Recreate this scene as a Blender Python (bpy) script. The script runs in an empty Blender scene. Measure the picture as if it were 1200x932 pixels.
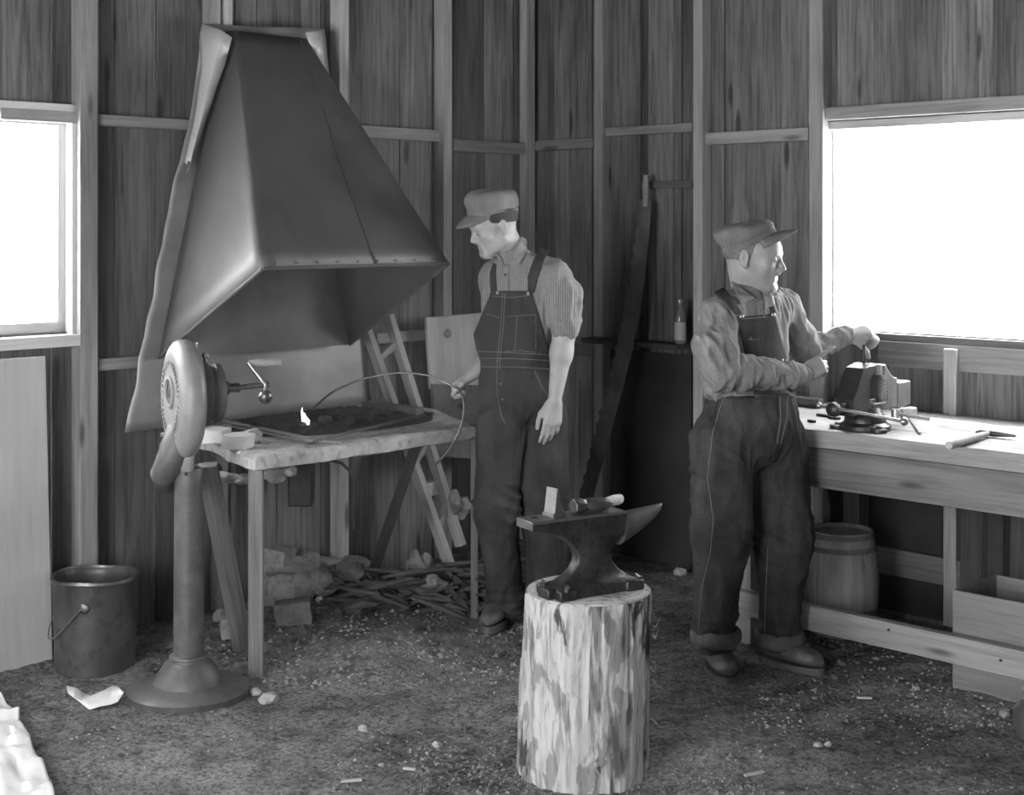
import bpy, bmesh, math, random
import numpy as np
from mathutils import Vector, Matrix, noise
rnd = random.Random(7)
S = bpy.context.scene
COL = S.collection
# ------------------------------------------------------------------ camera
F = 1690.0; HOR = 262.0; EYE = 1.62
cam_d = bpy.data.cameras.new('camera'); cam = bpy.data.objects.new('camera', cam_d); COL.objects.link(cam)
cam.location = (0, 0, EYE); cam.rotation_euler = (math.pi/2, 0, 0)
cam_d.sensor_width = 36; cam_d.lens = F/1200*36; cam_d.shift_x = 0; cam_d.shift_y = (HOR-466)/1200
cam_d.clip_start = 0.05; cam_d.clip_end = 60
cam_d.dof.use_dof = True; cam_d.dof.focus_distance = 4.8; cam_d.dof.aperture_fstop = 4.5
S.camera = cam
S.view_settings.view_transform = 'Standard'; S.view_settings.look = 'None'
S.view_settings.exposure = 0.22; S.view_settings.gamma = 1.0; S.view_settings.use_curve_mapping = False
S.cycles.max_bounces = 7; S.cycles.diffuse_bounces = 4; S.cycles.glossy_bounces = 3
S.cycles.transparent_max_bounces = 8; S.cycles.volume_bounces = 0
S.cycles.use_denoising = True; S.cycles.sample_clamp_indirect = 6
try:
    S.cycles.denoiser = 'OPENIMAGEDENOISE'; S.cycles.denoising_input_passes = 'RGB_ALBEDO_NORMAL'
    S.cycles.volume_step_rate = 4
except Exception: pass

# ------------------------------------------------------------------ room frame: u = distance from the left wall, v = distance from the right wall
A = math.radians(44.3); SA, CA = math.sin(A), math.cos(A)
C0 = Vector((.111, 7.49, 0)); EL = Vector((-SA, -CA, 0)); ER = Vector((CA, -SA, 0)); UP = Vector((0, 0, 1))
def R(u, v, z=0): return C0 + ER*u + EL*v + UP*z
def P(px, py, Y): return Vector(((px-600)/F*Y, Y, EYE-(py-HOR)/F*Y))          # photo point at distance Y
def PH(px, py, h): return P(px, py, (EYE-h)*F/(py-HOR))                       # photo point at height h
def uv_of(p): d = p-C0; return d.dot(ER), d.dot(EL)
def WL(px, py=HOR, off=0.0):                                                  # photo point on the left wall -> (v, z)
    k = (px-600)/F; Y = (off + C0.x*ER.x + C0.y*ER.y)/(k*ER.x+ER.y)
    p = P(px, py, Y); return uv_of(p)[1], p.z
def WR(px, py=HOR, off=0.0):                                                  # photo point on the right wall -> (u, z)
    k = (px-600)/F; Y = (off + C0.x*EL.x + C0.y*EL.y)/(k*EL.x+EL.y)
    p = P(px, py, Y); return uv_of(p)[0], p.z
MR = Matrix(((ER.x, EL.x, 0, C0.x), (ER.y, EL.y, 0, C0.y), (0, 0, 1, 0), (0, 0, 0, 1)))  # room frame -> world (left-handed)
UMAX, VMAX, ZMAX = 6.6, 6.9, 3.35
WIN_R = (WR(967)[0], WR(1200)[0]+.30, 1.165, 2.03)      # u0,u1,z0,z1
WIN_L = (WL(78, off=0)[0], WL(0)[0]+.45, 1.20, 2.03)    # v0,v1,z0,z1
# ------------------------------------------------------------------ daylight
w = bpy.data.worlds.new('world'); S.world = w; w.use_nodes = True
SKY = 18.5
nt = w.node_tree; nt.nodes.clear()
out = nt.nodes.new('ShaderNodeOutputWorld'); bg = nt.nodes.new('ShaderNodeBackground')
bg.inputs[0].default_value = (1, 1, 1, 1); bg.inputs[1].default_value = SKY
nt.links.new(bg.outputs[0], out.inputs[0])
def portal(name, c, xdir, ydir, sx, sy):
    l = bpy.data.lights.new(name, 'AREA'); l.shape = 'RECTANGLE'; l.size = sx; l.size_y = sy
    l.cycles.is_portal = True
    o = bpy.data.objects.new(name, l); COL.objects.link(o)
    x = xdir.normalized(); y = ydir.normalized(); z = x.cross(y)
    o.matrix_world = Matrix(((x.x, y.x, z.x, c.x), (x.y, y.y, z.y, c.y), (x.z, y.z, z.z, c.z), (0, 0, 0, 1)))
    return o
# light leaves a lamp along its local -Z, so z must point outdoors
portal('daylight_right_window', R((WIN_R[0]+WIN_R[1])/2, -.06, (WIN_R[2]+WIN_R[3])/2), -ER, UP, WIN_R[1]-WIN_R[0], WIN_R[3]-WIN_R[2])
portal('daylight_left_window', R(-.06, (WIN_L[0]+WIN_L[1])/2, (WIN_L[2]+WIN_L[3])/2), EL, UP, WIN_L[1]-WIN_L[0], WIN_L[3]-WIN_L[2])
DOOR_A = (4.9, 5.5, 0.9, 2.0)    # doorway behind the camera, in the wall u = UMAX: v range, z range
DOOR_B = (2.2, 4.3, 0.5, 2.4)    # window in the wall v = VMAX: u range, z range
WIN_L2 = (4.2, 5.5, 1.0, 2.1)
portal('daylight_left_window_2', R(-.06, (WIN_L2[0]+WIN_L2[1])/2, (WIN_L2[2]+WIN_L2[3])/2), EL, UP, WIN_L2[1]-WIN_L2[0], WIN_L2[3]-WIN_L2[2])
portal('daylight_doorway', R(UMAX+.06, (DOOR_A[0]+DOOR_A[1])/2, (DOOR_A[2]+DOOR_A[3])/2), -EL, UP, DOOR_A[1]-DOOR_A[0], DOOR_A[3]-DOOR_A[2])
portal('daylight_side_opening', R((DOOR_B[0]+DOOR_B[1])/2, VMAX+.06, (DOOR_B[2]+DOOR_B[3])/2), ER, UP, DOOR_B[1]-DOOR_B[0], DOOR_B[3]-DOOR_B[2])
sun_d = bpy.data.lights.new('sun', 'SUN'); sun = bpy.data.objects.new('sun', sun_d); COL.objects.link(sun)
sun_d.energy = 30; sun_d.angle = math.radians(.6)
sd = ER*1.05 + EL*.55 - UP
sun.rotation_euler = sd.to_track_quat('-Z', 'Y').to_euler(); sun.location = (0, 8, 6)

# ------------------------------------------------------------------ helpers
def lin(s):  # sRGB grey 0..1 -> linear
    return s/12.92 if s <= .04045 else ((s+.055)/1.055)**2.4
def mesh_obj(name, me, mat=None, parent=None):
    o = bpy.data.objects.new(name, me); COL.objects.link(o)
    if mat is not None: me.materials.append(mat)
    if parent is not None:
        o.parent = parent; o.matrix_parent_inverse = wm(parent).inverted()
    return o
def wm(o):
    m = o.matrix_basis.copy()
    if o.parent is not None: m = wm(o.parent) @ o.matrix_parent_inverse @ m
    return m
def tag(o, label=None, cat=None, group=None, kind=None):
    if label: o['label'] = label
    if cat: o['category'] = cat
    if group: o['group'] = group
    if kind: o['kind'] = kind
    return o
def thing(name, loc, label, cat, group=None, rz=0):
    o = bpy.data.objects.new(name, None); COL.objects.link(o); o.location = loc; o.rotation_euler = (0, 0, rz)
    o.empty_display_size = .1
    return tag(o, label, cat, group)
def frame(origin, x, y=None, z=None):
    x = Vector(x).normalized()
    if z is not None:
        z = Vector(z).normalized(); y = z.cross(x).normalized(); z = x.cross(y)
    else:
        y = Vector(y); z = x.cross(y).normalized(); y = z.cross(x)
    o = Vector(origin)
    return Matrix(((x.x, y.x, z.x, o.x), (x.y, y.y, z.y, o.y), (x.z, y.z, z.z, o.z), (0, 0, 0, 1)))
class MB:
    def __init__(s): s.bm = bmesh.new(); s.M = Matrix.Identity(4); s.tone = s.bm.loops.layers.float_color.new('tone')
    def _v(s, p): return s.bm.verts.new(s.M @ Vector(p))
    def face(s, vs, t=None):
        try: f = s.bm.faces.new(vs)
        except ValueError: return None
        if t is not None:
            for l in f.loops: l[s.tone] = (t, (t*7.31) % 1, (t*3.7) % 1, 1)
        return f
    def hexa(s, p, t=None):   # 8 points: 4 bottom ring, 4 top ring
        v = [s._v(q) for q in p]
        for idx in ((3,2,1,0), (4,5,6,7), (0,1,5,4), (1,2,6,5), (2,3,7,6), (3,0,4,7)): s.face([v[i] for i in idx], t)
    def box(s, x0, x1, y0, y1, z0, z1, t=None):
        s.hexa([(x0,y0,z0),(x1,y0,z0),(x1,y1,z0),(x0,y1,z0),(x0,y0,z1),(x1,y0,z1),(x1,y1,z1),(x0,y1,z1)], t)
    def tube(s, pts, rad, n=12, flat=None, cap=True, t=None):
        pts = [Vector(p) for p in pts]
        if not hasattr(rad, '__len__'): rad = [rad]*len(pts)
        rings = []; up = None
        for i, p in enumerate(pts):
            d = (pts[min(i+1, len(pts)-1)]-pts[max(i-1, 0)]).normalized()
            if up is None:
                up = Vector((0,0,1)) if abs(d.z) < .9 else Vector((1,0,0))
                if flat: up = Vector(flat[2])
            sx = d.cross(up).normalized(); up = sx.cross(d).normalized()
            fa, fb = (flat[0], flat[1]) if flat else (1, 1)
            rings.append([s._v(p + (sx*math.cos(2*math.pi*k/n)*fa + up*math.sin(2*math.pi*k/n)*fb)*rad[i]) for k in range(n)])
        for a, b in zip(rings, rings[1:]):
            for k in range(n): s.face([a[k], a[(k+1)%n], b[(k+1)%n], b[k]], t)
        if cap: s.face(rings[0][::-1], t); s.face(rings[-1], t)
    def lathe(s, prof, n=32, c=(0,0,0), t=None, cap=True, sx=1, sy=1, fn=None):
        rings = []
        for r, z in prof:
            ring = []
            for k in range(n):
                a = 2*math.pi*k/n; q = Vector((c[0]+r*sx*math.cos(a), c[1]+r*sy*math.sin(a), c[2]+z))
                if fn: q = fn(q, a, z)
                ring.append(s._v(q))
            rings.append(ring)
        for a, b in zip(rings, rings[1:]):
            for k in range(n): s.face([a[k], a[(k+1)%n], b[(k+1)%n], b[k]], t)
        if cap: s.face(rings[0][::-1], t); s.face(rings[-1], t)
    def loft(s, rings, t=None, cap=True, closed=True):
        R_ = [[s._v(p) for p in r] for r in rings]; n = len(R_[0])
        for a, b in zip(R_, R_[1:]):
            for k in range(n if closed else n-1): s.face([a[k], a[(k+1)%n], b[(k+1)%n], b[k]], t)
        if cap: s.face(R_[0][::-1], t); s.face(R_[-1], t)
    def prism(s, poly, z0, z1, t=None):
        a = [s._v((x, y, z0)) for x, y in poly]; b = [s._v((x, y, z1)) for x, y in poly]; n = len(poly)
        for k in range(n): s.face([a[k], a[(k+1)%n], b[(k+1)%n], b[k]], t)
        s.face(a[::-1], t); s.face(b, t)
    def blob(s, c, r, seed=0, amp=.25, sub=2, facet=False, t=None):
        res = bmesh.ops.create_icosphere(s.bm, subdivisions=sub, radius=1)
        for v in res['verts']:
            p = v.co.copy(); k = 1+amp*noise.noise(p*1.3+Vector((seed*3.1, seed*1.7, seed)))
            v.co = s.M @ (Vector((p.x*r[0], p.y*r[1], p.z*r[2]))*k + Vector(c))
        if t is not None:
            for v in res['verts']:
                for l in v.link_loops: l[s.tone] = (t, t, t, 1)
    def ribbon(s, pts, wdir, w, th):       # strip through pts, width along wdir, thickness th
        rings = []
        for i, p in enumerate(pts):
            p = Vector(p); d = (Vector(pts[min(i+1, len(pts)-1)])-Vector(pts[max(i-1, 0)])).normalized()
            wd = wdir[i] if isinstance(wdir, list) else Vector(wdir); nn = d.cross(wd).normalized()
            rings.append([p-wd*w/2-nn*th/2, p+wd*w/2-nn*th/2, p+wd*w/2+nn*th/2, p-wd*w/2+nn*th/2])
        s.loft(rings)
    def build(s, name, mat=None, parent=None, smooth=35, bevel=0, seg=2, weld=False):
        if weld: bmesh.ops.remove_doubles(s.bm, verts=s.bm.verts, dist=1e-5)
        bmesh.ops.recalc_face_normals(s.bm, faces=s.bm.faces)
        if smooth:
            lim = math.radians(smooth)
            for f in s.bm.faces: f.smooth = True
            for e in s.bm.edges:
                if len(e.link_faces) == 2 and e.calc_face_angle(0) > lim: e.smooth = False
        me = bpy.data.meshes.new(name); s.bm.to_mesh(me); s.bm.free()
        o = mesh_obj(name, me, mat, parent)
        if bevel:
            b = o.modifiers.new('bevel', 'BEVEL'); b.width = bevel; b.segments = seg; b.limit_method = 'ANGLE'; b.angle_limit = math.radians(40)
        return o
def beam(name, p0, p1, wdt, hgt, mat, parent=None, up=(0,0,1), bevel=.002, t=.5, ends=None):
    """a sawn timber from p0 to p1; local x runs along it"""
    p0 = Vector(p0); p1 = Vector(p1); L = (p1-p0).length
    m = MB(); m.box(0, L, -wdt/2, wdt/2, -hgt/2, hgt/2, t)
    o = m.build(name, mat, None, smooth=0, bevel=bevel)
    M = frame(p0, p1-p0, z=up if abs((p1-p0).normalized().dot(Vector(up))) < .98 else (1,0,0))
    if parent is not None:
        o.parent = parent; o.matrix_parent_inverse = wm(parent).inverted()
    o.matrix_basis = M
    return o
# ------------------------------------------------------------------ materials
def new_mat(name):
    m = bpy.data.materials.new(name); m.use_nodes = True; nt = m.node_tree; nt.nodes.clear()
    o = nt.nodes.new('ShaderNodeOutputMaterial'); b = nt.nodes.new('ShaderNodeBsdfPrincipled'); nt.links.new(b.outputs[0], o.inputs[0])
    return m, nt, b, o
def N(nt, kind, **kw):
    n = nt.nodes.new('ShaderNode'+kind)
    for k, v in kw.items():
        if k.startswith('i_'):
            key = k[2:]; n.inputs[int(key) if key.isdigit() else key].default_value = v
        else: setattr(n, k, v)
    return n
def ramp(nt, fac, stops):
    r = nt.nodes.new('ShaderNodeValToRGB'); nt.links.new(fac, r.inputs[0]); cr = r.color_ramp
    while len(cr.elements) < len(stops): cr.elements.new(.5)
    for e, (p, c) in zip(cr.elements, stops): e.position = p; e.color = (c, c, c, 1)
    return r.outputs[0]
def mul(nt, a, b, fac=1.0, mode='MULTIPLY'):
    m = nt.nodes.new('ShaderNodeMix'); m.data_type = 'RGBA'; m.blend_type = mode; m.inputs[0].default_value = fac
    nt.links.new(a, m.inputs[6])
    if isinstance(b, (int, float)): m.inputs[7].default_value = (b, b, b, 1)
    else: nt.links.new(b, m.inputs[7])
    return m.outputs[2]
def bump(nt, b, h, strength=.3, dist=.01):
    n = nt.nodes.new('ShaderNodeBump'); n.inputs['Strength'].default_value = strength; n.inputs['Distance'].default_value = dist
    nt.links.new(h, n.inputs['Height']); nt.links.new(n.outputs[0], b.inputs['Normal'])
def coords(nt, scale=(1,1,1), attr=False):
    tc = nt.nodes.new('ShaderNodeTexCoord'); vec = tc.outputs['Object']
    if attr:   # shift the pattern per board
        at = N(nt, 'Attribute', attribute_name='tone'); sc = N(nt, 'VectorMath', operation='SCALE'); sc.inputs['Scale'].default_value = 37
        nt.links.new(at.outputs['Color'], sc.inputs[0]); ad = N(nt, 'VectorMath', operation='ADD')
        nt.links.new(vec, ad.inputs[0]); nt.links.new(sc.outputs[0], ad.inputs[1]); vec = ad.outputs[0]
    mp = nt.nodes.new('ShaderNodeMapping'); nt.links.new(vec, mp.inputs[0]); mp.inputs['Scale'].default_value = scale
    return mp.outputs[0]
def noise_t(nt, vec, scale, detail=5, rough=.6, dist=0):
    n = N(nt, 'TexNoise', i_Scale=scale, i_Detail=detail, i_Roughness=rough, i_Distortion=dist); nt.links.new(vec, n.inputs['Vector']); return n.outputs[0]
def wood(name, base, axis='x', contrast=.45, rough=.75, attr=True, knots=True, stain=.35, grain=1.0):
    """base: albedo; grain runs along the object's own axis; 'tone' attribute r scales each board"""
    m, nt, b, o = new_mat(name)
    sc = {'x': (1.2, 26, 26), 'y': (26, 1.2, 26), 'z': (26, 26, 1.2)}[axis]
    lo = {'x': (.5, 3, 3), 'y': (3, .5, 3), 'z': (3, 3, .5)}[axis]
    g1 = noise_t(nt, coords(nt, tuple(s*grain for s in sc), attr), 2.2, 6, .65, .6)
    g2 = noise_t(nt, coords(nt, lo, attr), 1.6, 4, .6, .3)
    c1 = ramp(nt, g1, [(.3, 1-contrast), (.55, 1), (.75, 1+contrast*.35)])
    c2 = ramp(nt, g2, [(.3, 1-stain), (.6, 1.05)])
    col = mul(nt, mul(nt, c1, c2), base)
    if knots:
        kv = N(nt, 'TexVoronoi', i_Scale=1.0, feature='F1'); ksc = {'x': (1.6, 7, 7), 'y': (7, 1.6, 7), 'z': (7, 7, 1.6)}[axis]
        nt.links.new(coords(nt, ksc, attr), kv.inputs['Vector'])
        col = mul(nt, col, ramp(nt, kv.outputs['Distance'], [(.07, .35), (.13, 1)]))
    if attr:
        at = N(nt, 'Attribute', attribute_name='tone'); se = nt.nodes.new('ShaderNodeSeparateColor'); nt.links.new(at.outputs['Color'], se.inputs[0])
        mm = N(nt, 'Math', operation='MULTIPLY'); nt.links.new(se.outputs[0], mm.inputs[0]); mm.inputs[1].default_value = 2
        col = mul(nt, col, mm.outputs[0])
    nt.links.new(col, b.inputs['Base Color']); b.inputs['Roughness'].default_value = rough
    b.inputs['Specular IOR Level'].default_value = .25
    bump(nt, b, g1, .35, .004)
    return m
def plain(name, base, rough=.6, metal=0, var=.25, scale=12, bumpy=.2, bdist=.003, spec=.4, spots=0, detail=5):
    m, nt, b, o = new_mat(name); v = coords(nt)
    n1 = noise_t(nt, v, scale, detail, .65); col = mul(nt, ramp(nt, n1, [(.3, 1-var), (.7, 1+var)]), base)
    if spots:
        n2 = noise_t(nt, v, scale*3.1, 3, .5); col = mul(nt, col, ramp(nt, n2, [(.36, 1-spots), (.46, 1)]))
    nt.links.new(col, b.inputs['Base Color']); b.inputs['Roughness'].default_value = rough; b.inputs['Metallic'].default_value = metal
    b.inputs['Specular IOR Level'].default_value = spec
    if bumpy: bump(nt, b, noise_t(nt, v, scale*4, 5, .7), bumpy, bdist)
    return m
W_wall = wood('wall_boards', .20, 'z', .62, .8, stain=.5); W_wall2 = wood('fill_cut_boards', .07, 'z', .4, .9)  # second material is darkened to cut fill light from unseen walls and ceiling
W_stud = wood('stud_wood', .30, 'x', .35, .75)
W_dark = wood('dark_wood', .11, 'x', .4, .8)
W_pale = wood('pale_wood', .50, 'x', .3, .7)
W_bench = wood('bench_wood', .30, 'x', .4, .6)
W_fascia = wood('fascia_wood', .19, 'x', .5, .7, grain=.6)
M_iron = plain('dark_iron', .045, .42, .6, .35, 20, .4, spots=.3)
M_iron2 = plain('worn_iron', .16, .38, .8, .4, 25, .35)
M_steel = plain('bright_steel', .45, .3, .9, .2, 30, .15)
M_hood = plain('sheet_iron', .105, .5, .35, .22, 2.2, .12, .004, spots=.12)
M_sheet = plain('galvanised_sheet', .30, .5, .35, .25, 4, .15)
M_blower = plain('painted_iron', .26, .45, .1, .18, 14, .2)
M_post = plain('post_iron', .10, .5, .2, .3, 18, .3)
M_white = plain('white_paper', .85, .8, 0, .05, 9, .3)
M_mortar = plain('mortar', .42, .9, 0, .35, 9, .8, .01, spots=.3)
M_brick = plain('brick', .22, .9, 0, .3, 14, .7, .006, spots=.25)
M_coal = plain('coal', .028, .65, 0, .5, 30, 1, .01)
# ================================================================== ROOM
def struct(o, label=None): o['kind'] = 'structure'; return o
def board_wall(name, side, edges, zmin, zmax, holes=(), th=.022):
    """side 'L' (runs along v) or 'R' (runs along u); edges: list of (start, end, tone, proud)"""
    m = MB()
    def bx(a, b, z0, z1, t, pr):
        if side == 'L': pts = [R(-th, a), R(pr, a), R(pr, b), R(-th, b)]
        elif side == 'R': pts = [R(a, -th), R(a, pr), R(b, pr), R(b, -th)]
        elif side == 'U': pts = [R(UMAX, a), R(UMAX+th, a), R(UMAX+th, b), R(UMAX, b)]
        else: pts = [R(a, VMAX), R(a, VMAX+th), R(b, VMAX+th), R(b, VMAX)]
        m.hexa([p+UP*z0 for p in pts]+[p+UP*z1 for p in pts], t)
    for a, b, t, pr in edges:
        a, b = min(a, b), max(a, b)
        hole = next((h_ for h_ in holes if b > h_[0] and a < h_[1]), None)
        if hole:
            if a < hole[0]: bx(a, hole[0], zmin, zmax, t, pr)
            if b > hole[1]: bx(hole[1], b, zmin, zmax, t, pr)
            aa, bb = max(a, hole[0]), min(b, hole[1])
            if hole[2] > zmin+.01: bx(aa, bb, zmin, hole[2], t, pr)
            bx(aa, bb, hole[3], zmax, t, pr)
        else: bx(a, b, zmin, zmax, t, pr)
    # battens / weather skin outside, so that the seams read dark instead of open
    return struct(m.build(name, W_wall2 if side in 'UV' else W_wall, None, smooth=0))
def fill(edges, a, b, step=.2):
    while a < b-.02:
        w = step*rnd.uniform(.7, 1.2); edges.append((a, min(a+w, b), rnd.uniform(.36, .56), rnd.uniform(0, .006))); a += w+.004
pxL = [(0,60,.42),(60,93,.34),(93,115,.45),(115,134,.26),(134,182,.37),(182,245,.36),(245,275,.46),(275,300,.40),(300,322,.44),(322,352,.37),(352,375,.42),(375,400,.30),
       (400,468,.45),(468,506,.56),(506,522,.30),(522,530,.3),(530,567,.33),(567,600,.60),(600,612,.34),(612,626,.66)]
pxR = [(626,650,.34),(650,668,.42),(668,695,.36),(695,707,.4),(707,720,.40),(720,752,.34),(752,760,.22),(760,790,.48),(790,800,.4),(800,815,.27),(815,835,.44),(835,850,.42),(850,915,.46),
       (915,935,.48),(935,950,.44),(950,972,.46),(972,982,.38),(982,1030,.48),(1030,1048,.52),(1048,1105,.36),(1105,1122,.55),(1122,1145,.48),(1145,1165,.55),(1165,1215,.38)]
eL = []; eR = []
for i, (a, b, t) in enumerate(pxL):
    v0, v1 = WL(a)[0], WL(b)[0]; v1 = max(v1, 0)
    eL.append((v0-.002, v1+.002, t, (i % 3)*.004))
fill(eL, WL(0)[0], VMAX)
for i, (a, b, t) in enumerate(pxR):
    u0, u1 = max(WR(a)[0], 0), WR(b)[0]
    eR.append((u0+.002, u1-.002, t, (i % 3)*.004))
fill(eR, WR(1215)[0], UMAX)
board_wall('wall_left', 'L', eL, -.05, ZMAX, (WIN_L, WIN_L2))
board_wall('wall_right', 'R', eR, -.05, ZMAX, (WIN_R,))
e = []; fill(e, 0, VMAX, .25); board_wall('wall_front', 'U', e, -.05, ZMAX, (DOOR_A,))
e = []; fill(e, 0, UMAX, .25); board_wall('wall_back', 'V', e, -.05, ZMAX, (DOOR_B,))
# outer battens behind the seams
m = MB()
for b, a, t, pr in eL:
    if b > WIN_L[0]-.03 and a < WIN_L[1]+.03 or b > WIN_L2[0]-.03 and a < WIN_L2[1]+.03: continue
    m.hexa([R(-.05, a-.03), R(-.0222, a-.03), R(-.0222, a+.03), R(-.05, a+.03)]+[R(-.05, a-.03, ZMAX), R(-.0222, a-.03, ZMAX), R(-.0222, a+.03, ZMAX), R(-.05, a+.03, ZMAX)], .4)
for a, b, t, pr in eR:
    if b > WIN_R[0]-.03 and a < WIN_R[1]+.03: continue
    m.hexa([R(a-.03, -.05), R(a-.03, -.0222), R(a+.03, -.0222), R(a+.03, -.05)]+[R(a-.03, -.05, ZMAX), R(a-.03, -.0222, ZMAX), R(a+.03, -.0222, ZMAX), R(a+.03, -.05, ZMAX)], .4)
struct(m.build('trim_1', W_wall, None, smooth=0))
m = MB(); m.hexa([R(-.1,-.1,ZMAX), R(UMAX+.1,-.1,ZMAX), R(UMAX+.1,VMAX+.1,ZMAX), R(-.1,VMAX+.1,ZMAX), R(-.1,-.1,ZMAX+.06), R(UMAX+.1,-.1,ZMAX+.06), R(UMAX+.1,VMAX+.1,ZMAX+.06), R(-.1,VMAX+.1,ZMAX+.06)], .4)
struct(m.build('ceiling', W_wall2, None, smooth=0))
trim_n = [1]
def trim(p0, p1, w, h, mat=W_stud, up=(0,0,1), t=.5, bevel=.003):
    trim_n[0] += 1
    return struct(beam('trim_%d' % trim_n[0], p0, p1, w, h, mat, None, up, bevel, t))
def stud_L(px0, px1, t=.5, z0=0.0, z1=ZMAX, d=.07, dark=False):
    v0 = WL(px0, off=d)[0]; v1 = WL(px1, off=d)[0]; vm = (v0+v1)/2
    trim(R(.006+d/2, vm, z0), R(.006+d/2, vm, z1), abs(v0-v1), d, W_stud, up=ER, t=t)
def stud_R(px0, px1, t=.5, z0=0.0, z1=ZMAX, d=.07):
    u0 = WR(px0, off=d)[0]; u1 = WR(px1, off=d)[0]; um = (u0+u1)/2
    trim(R(um, .006+d/2, z0), R(um, .006+d/2, z1), abs(u0-u1), d, W_stud, up=EL, t=t)
def girt(side, px0, px1, py0, py1, t=.5, d=.045, z=None):
    """horizontal timber between photo columns px0..px1; py0/py1 = its top and bottom at px0"""
    W = WL if side == 'L' else WR
    a, za = W(px0, py0, d); a2, zb = W(px0, py1, d); b, _ = W(px1, py0, d)
    zc = (za+zb)/2; h = abs(za-zb)
    q = (lambda s: R(.008+d/2, s, zc)) if side == 'L' else (lambda s: R(s, .008+d/2, zc))
    trim(q(a), q(b), d, h, W_stud, t=t)
stud_L(93, 114, .50); stud_L(247, 258, .62, 2.2); stud_L(262, 272, .72, 2.2); stud_L(397, 408, .80); stud_L(519, 529, .62)
stud_L(616, 626, .60, d=.05)
stud_R(697, 707, .42); stud_R(813, 824, .60); stud_R(949, 965, .52)
girt('L', 0, 92, 126, 140, .56); girt('L', 115, 262, 134, 147, .5); girt('L', 408, 520, 146, 160, .56); girt('L', 530, 615, 163, 177, .36)
girt('R', 628, 696, 165, 177, .3); girt('R', 708, 812, 150, 160, .36); girt('R', 826, 948, 156, 170, .52)
girt('R', 752, 812, 213, 221, .2, d=.03)
girt('L', 115, 262, 421, 435, .5); girt('L', 408, 500, 393, 406, .62)
girt('R', 620, 696, 400, 412, .16)
# ---- window 2 (right wall)
u0, u1, z0, z1 = WIN_R
M_glass, nt, b, o = new_mat('window_glass')
g = nt.nodes.new('ShaderNodeBsdfGlossy'); g.inputs['Roughness'].default_value = .05
tr = nt.nodes.new('ShaderNodeBsdfTransparent'); mx = nt.nodes.new('ShaderNodeMixShader'); mx.inputs[0].default_value = .06
nt.links.new(tr.outputs[0], mx.inputs[1]); nt.links.new(g.outputs[0], mx.inputs[2]); nt.links.new(mx.outputs[0], o.inputs[0])
M_frost, nt, b, o = new_mat('sun_blocking_glass')  # milky panes made up to block direct sun and glow
tl = nt.nodes.new('ShaderNodeBsdfTranslucent'); tl.inputs[0].default_value = (.95,.95,.95,1)
tr = nt.nodes.new('ShaderNodeBsdfTransparent'); mx = nt.nodes.new('ShaderNodeMixShader'); mx.inputs[0].default_value = .97
nt.links.new(tr.outputs[0], mx.inputs[1]); nt.links.new(tl.outputs[0], mx.inputs[2]); nt.links.new(mx.outputs[0], o.inputs[0])
win2 = bpy.data.objects.new('window_2', None); COL.objects.link(win2); win2.location = R((u0+u1)/2, 0, z0); struct(win2)
W_frame = wood('window_frame_wood', .42, 'x', .2, .6, knots=False)
def wl_beam(name, a, b, z_a, z_b, off, w, h, side, t=.5, mat=W_frame, parent=None):
    q = (lambda s, z: R(off, s, z)) if side == 'L' else (lambda s, z: R(s, off, z))
    n = ER if side == 'L' else EL
    return struct(beam(name, q(a, z_a), q(b, z_b), w, h, mat, parent, up=n, bevel=.003, t=t))
# jamb, head, sill  (w = in wall plane, h = depth)
wl_beam('window_frame', u0-.012, u0-.012, z0-.03, z1+.02, -.005, .030, .05, 'R', .62, parent=win2)
wl_beam('window_frame', u1+.012, u1+.012, z0-.03, z1+.02, -.005, .030, .05, 'R', .62, parent=win2)
wl_beam('window_frame', u0-.03, u1+.03, z1+.012, z1+.012, -.005, .034, .05, 'R', .6, parent=win2)
wl_beam('window_header', u0-.05, u1+.05, z1+.062, z1+.062, .028, .055, .05, 'R', .55, W_stud, parent=win2)
wl_beam('window_sill', u0-.02, u1+.05, z0-.028, z0-.028, -.002, .045, .056, 'R', .34, W_stud, parent=win2)
wl_beam('window_sash', u0+.02, u0+.02, z0, z1, -.03, .024, .02, 'R', .62, parent=win2)
m = MB(); m.hexa([R(u0-.01,-.034,z0-.01), R(u1+.01,-.034,z0-.01), R(u1+.01,-.03,z0-.01), R(u0-.01,-.03,z0-.01), R(u0-.01,-.034,z1+.01), R(u1+.01,-.034,z1+.01), R(u1+.01,-.03,z1+.01), R(u0-.01,-.03,z1+.01)])
struct(m.build('window_pane', M_glass, win2, smooth=0))
# below-window apron timbers and stud
girt('R', 1030, 1215, 399, 428, .40, d=.03)
stud_R(1106, 1121, .62, 0, z0-.05, d=.06)
# ---- window 1 (left wall)
v0, v1, z0, z1 = WIN_L
win1 = bpy.data.objects.new('window_1', None); COL.objects.link(win1); win1.location = R(0, (v0+v1)/2, z0); struct(win1)
wl_beam('window_frame', v0-.02, v0-.02, z0-.05, z1+.05, .012, .045, .07, 'L', .78, parent=win1)
wl_beam('window_frame', v1+.02, v1+.02, z0-.05, z1+.05, .012, .045, .07, 'L', .78, parent=win1)
wl_beam('window_frame', v0-.04, v1+.04, z1+.025, z1+.025, .012, .05, .07, 'L', .72, parent=win1)
wl_beam('window_sill', v0-.05, v1+.05, z0-.03, z0-.03, .025, .045, .10, 'L', .72, parent=win1)
wl_beam('window_sash', v0+.015, v0+.015, z0, z1, -.02, .035, .025, 'L', .8, parent=win1)
wl_beam('window_sash', v0, v1, z0+.02, z0+.02, -.02, .04, .025, 'L', .8, parent=win1)
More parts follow.
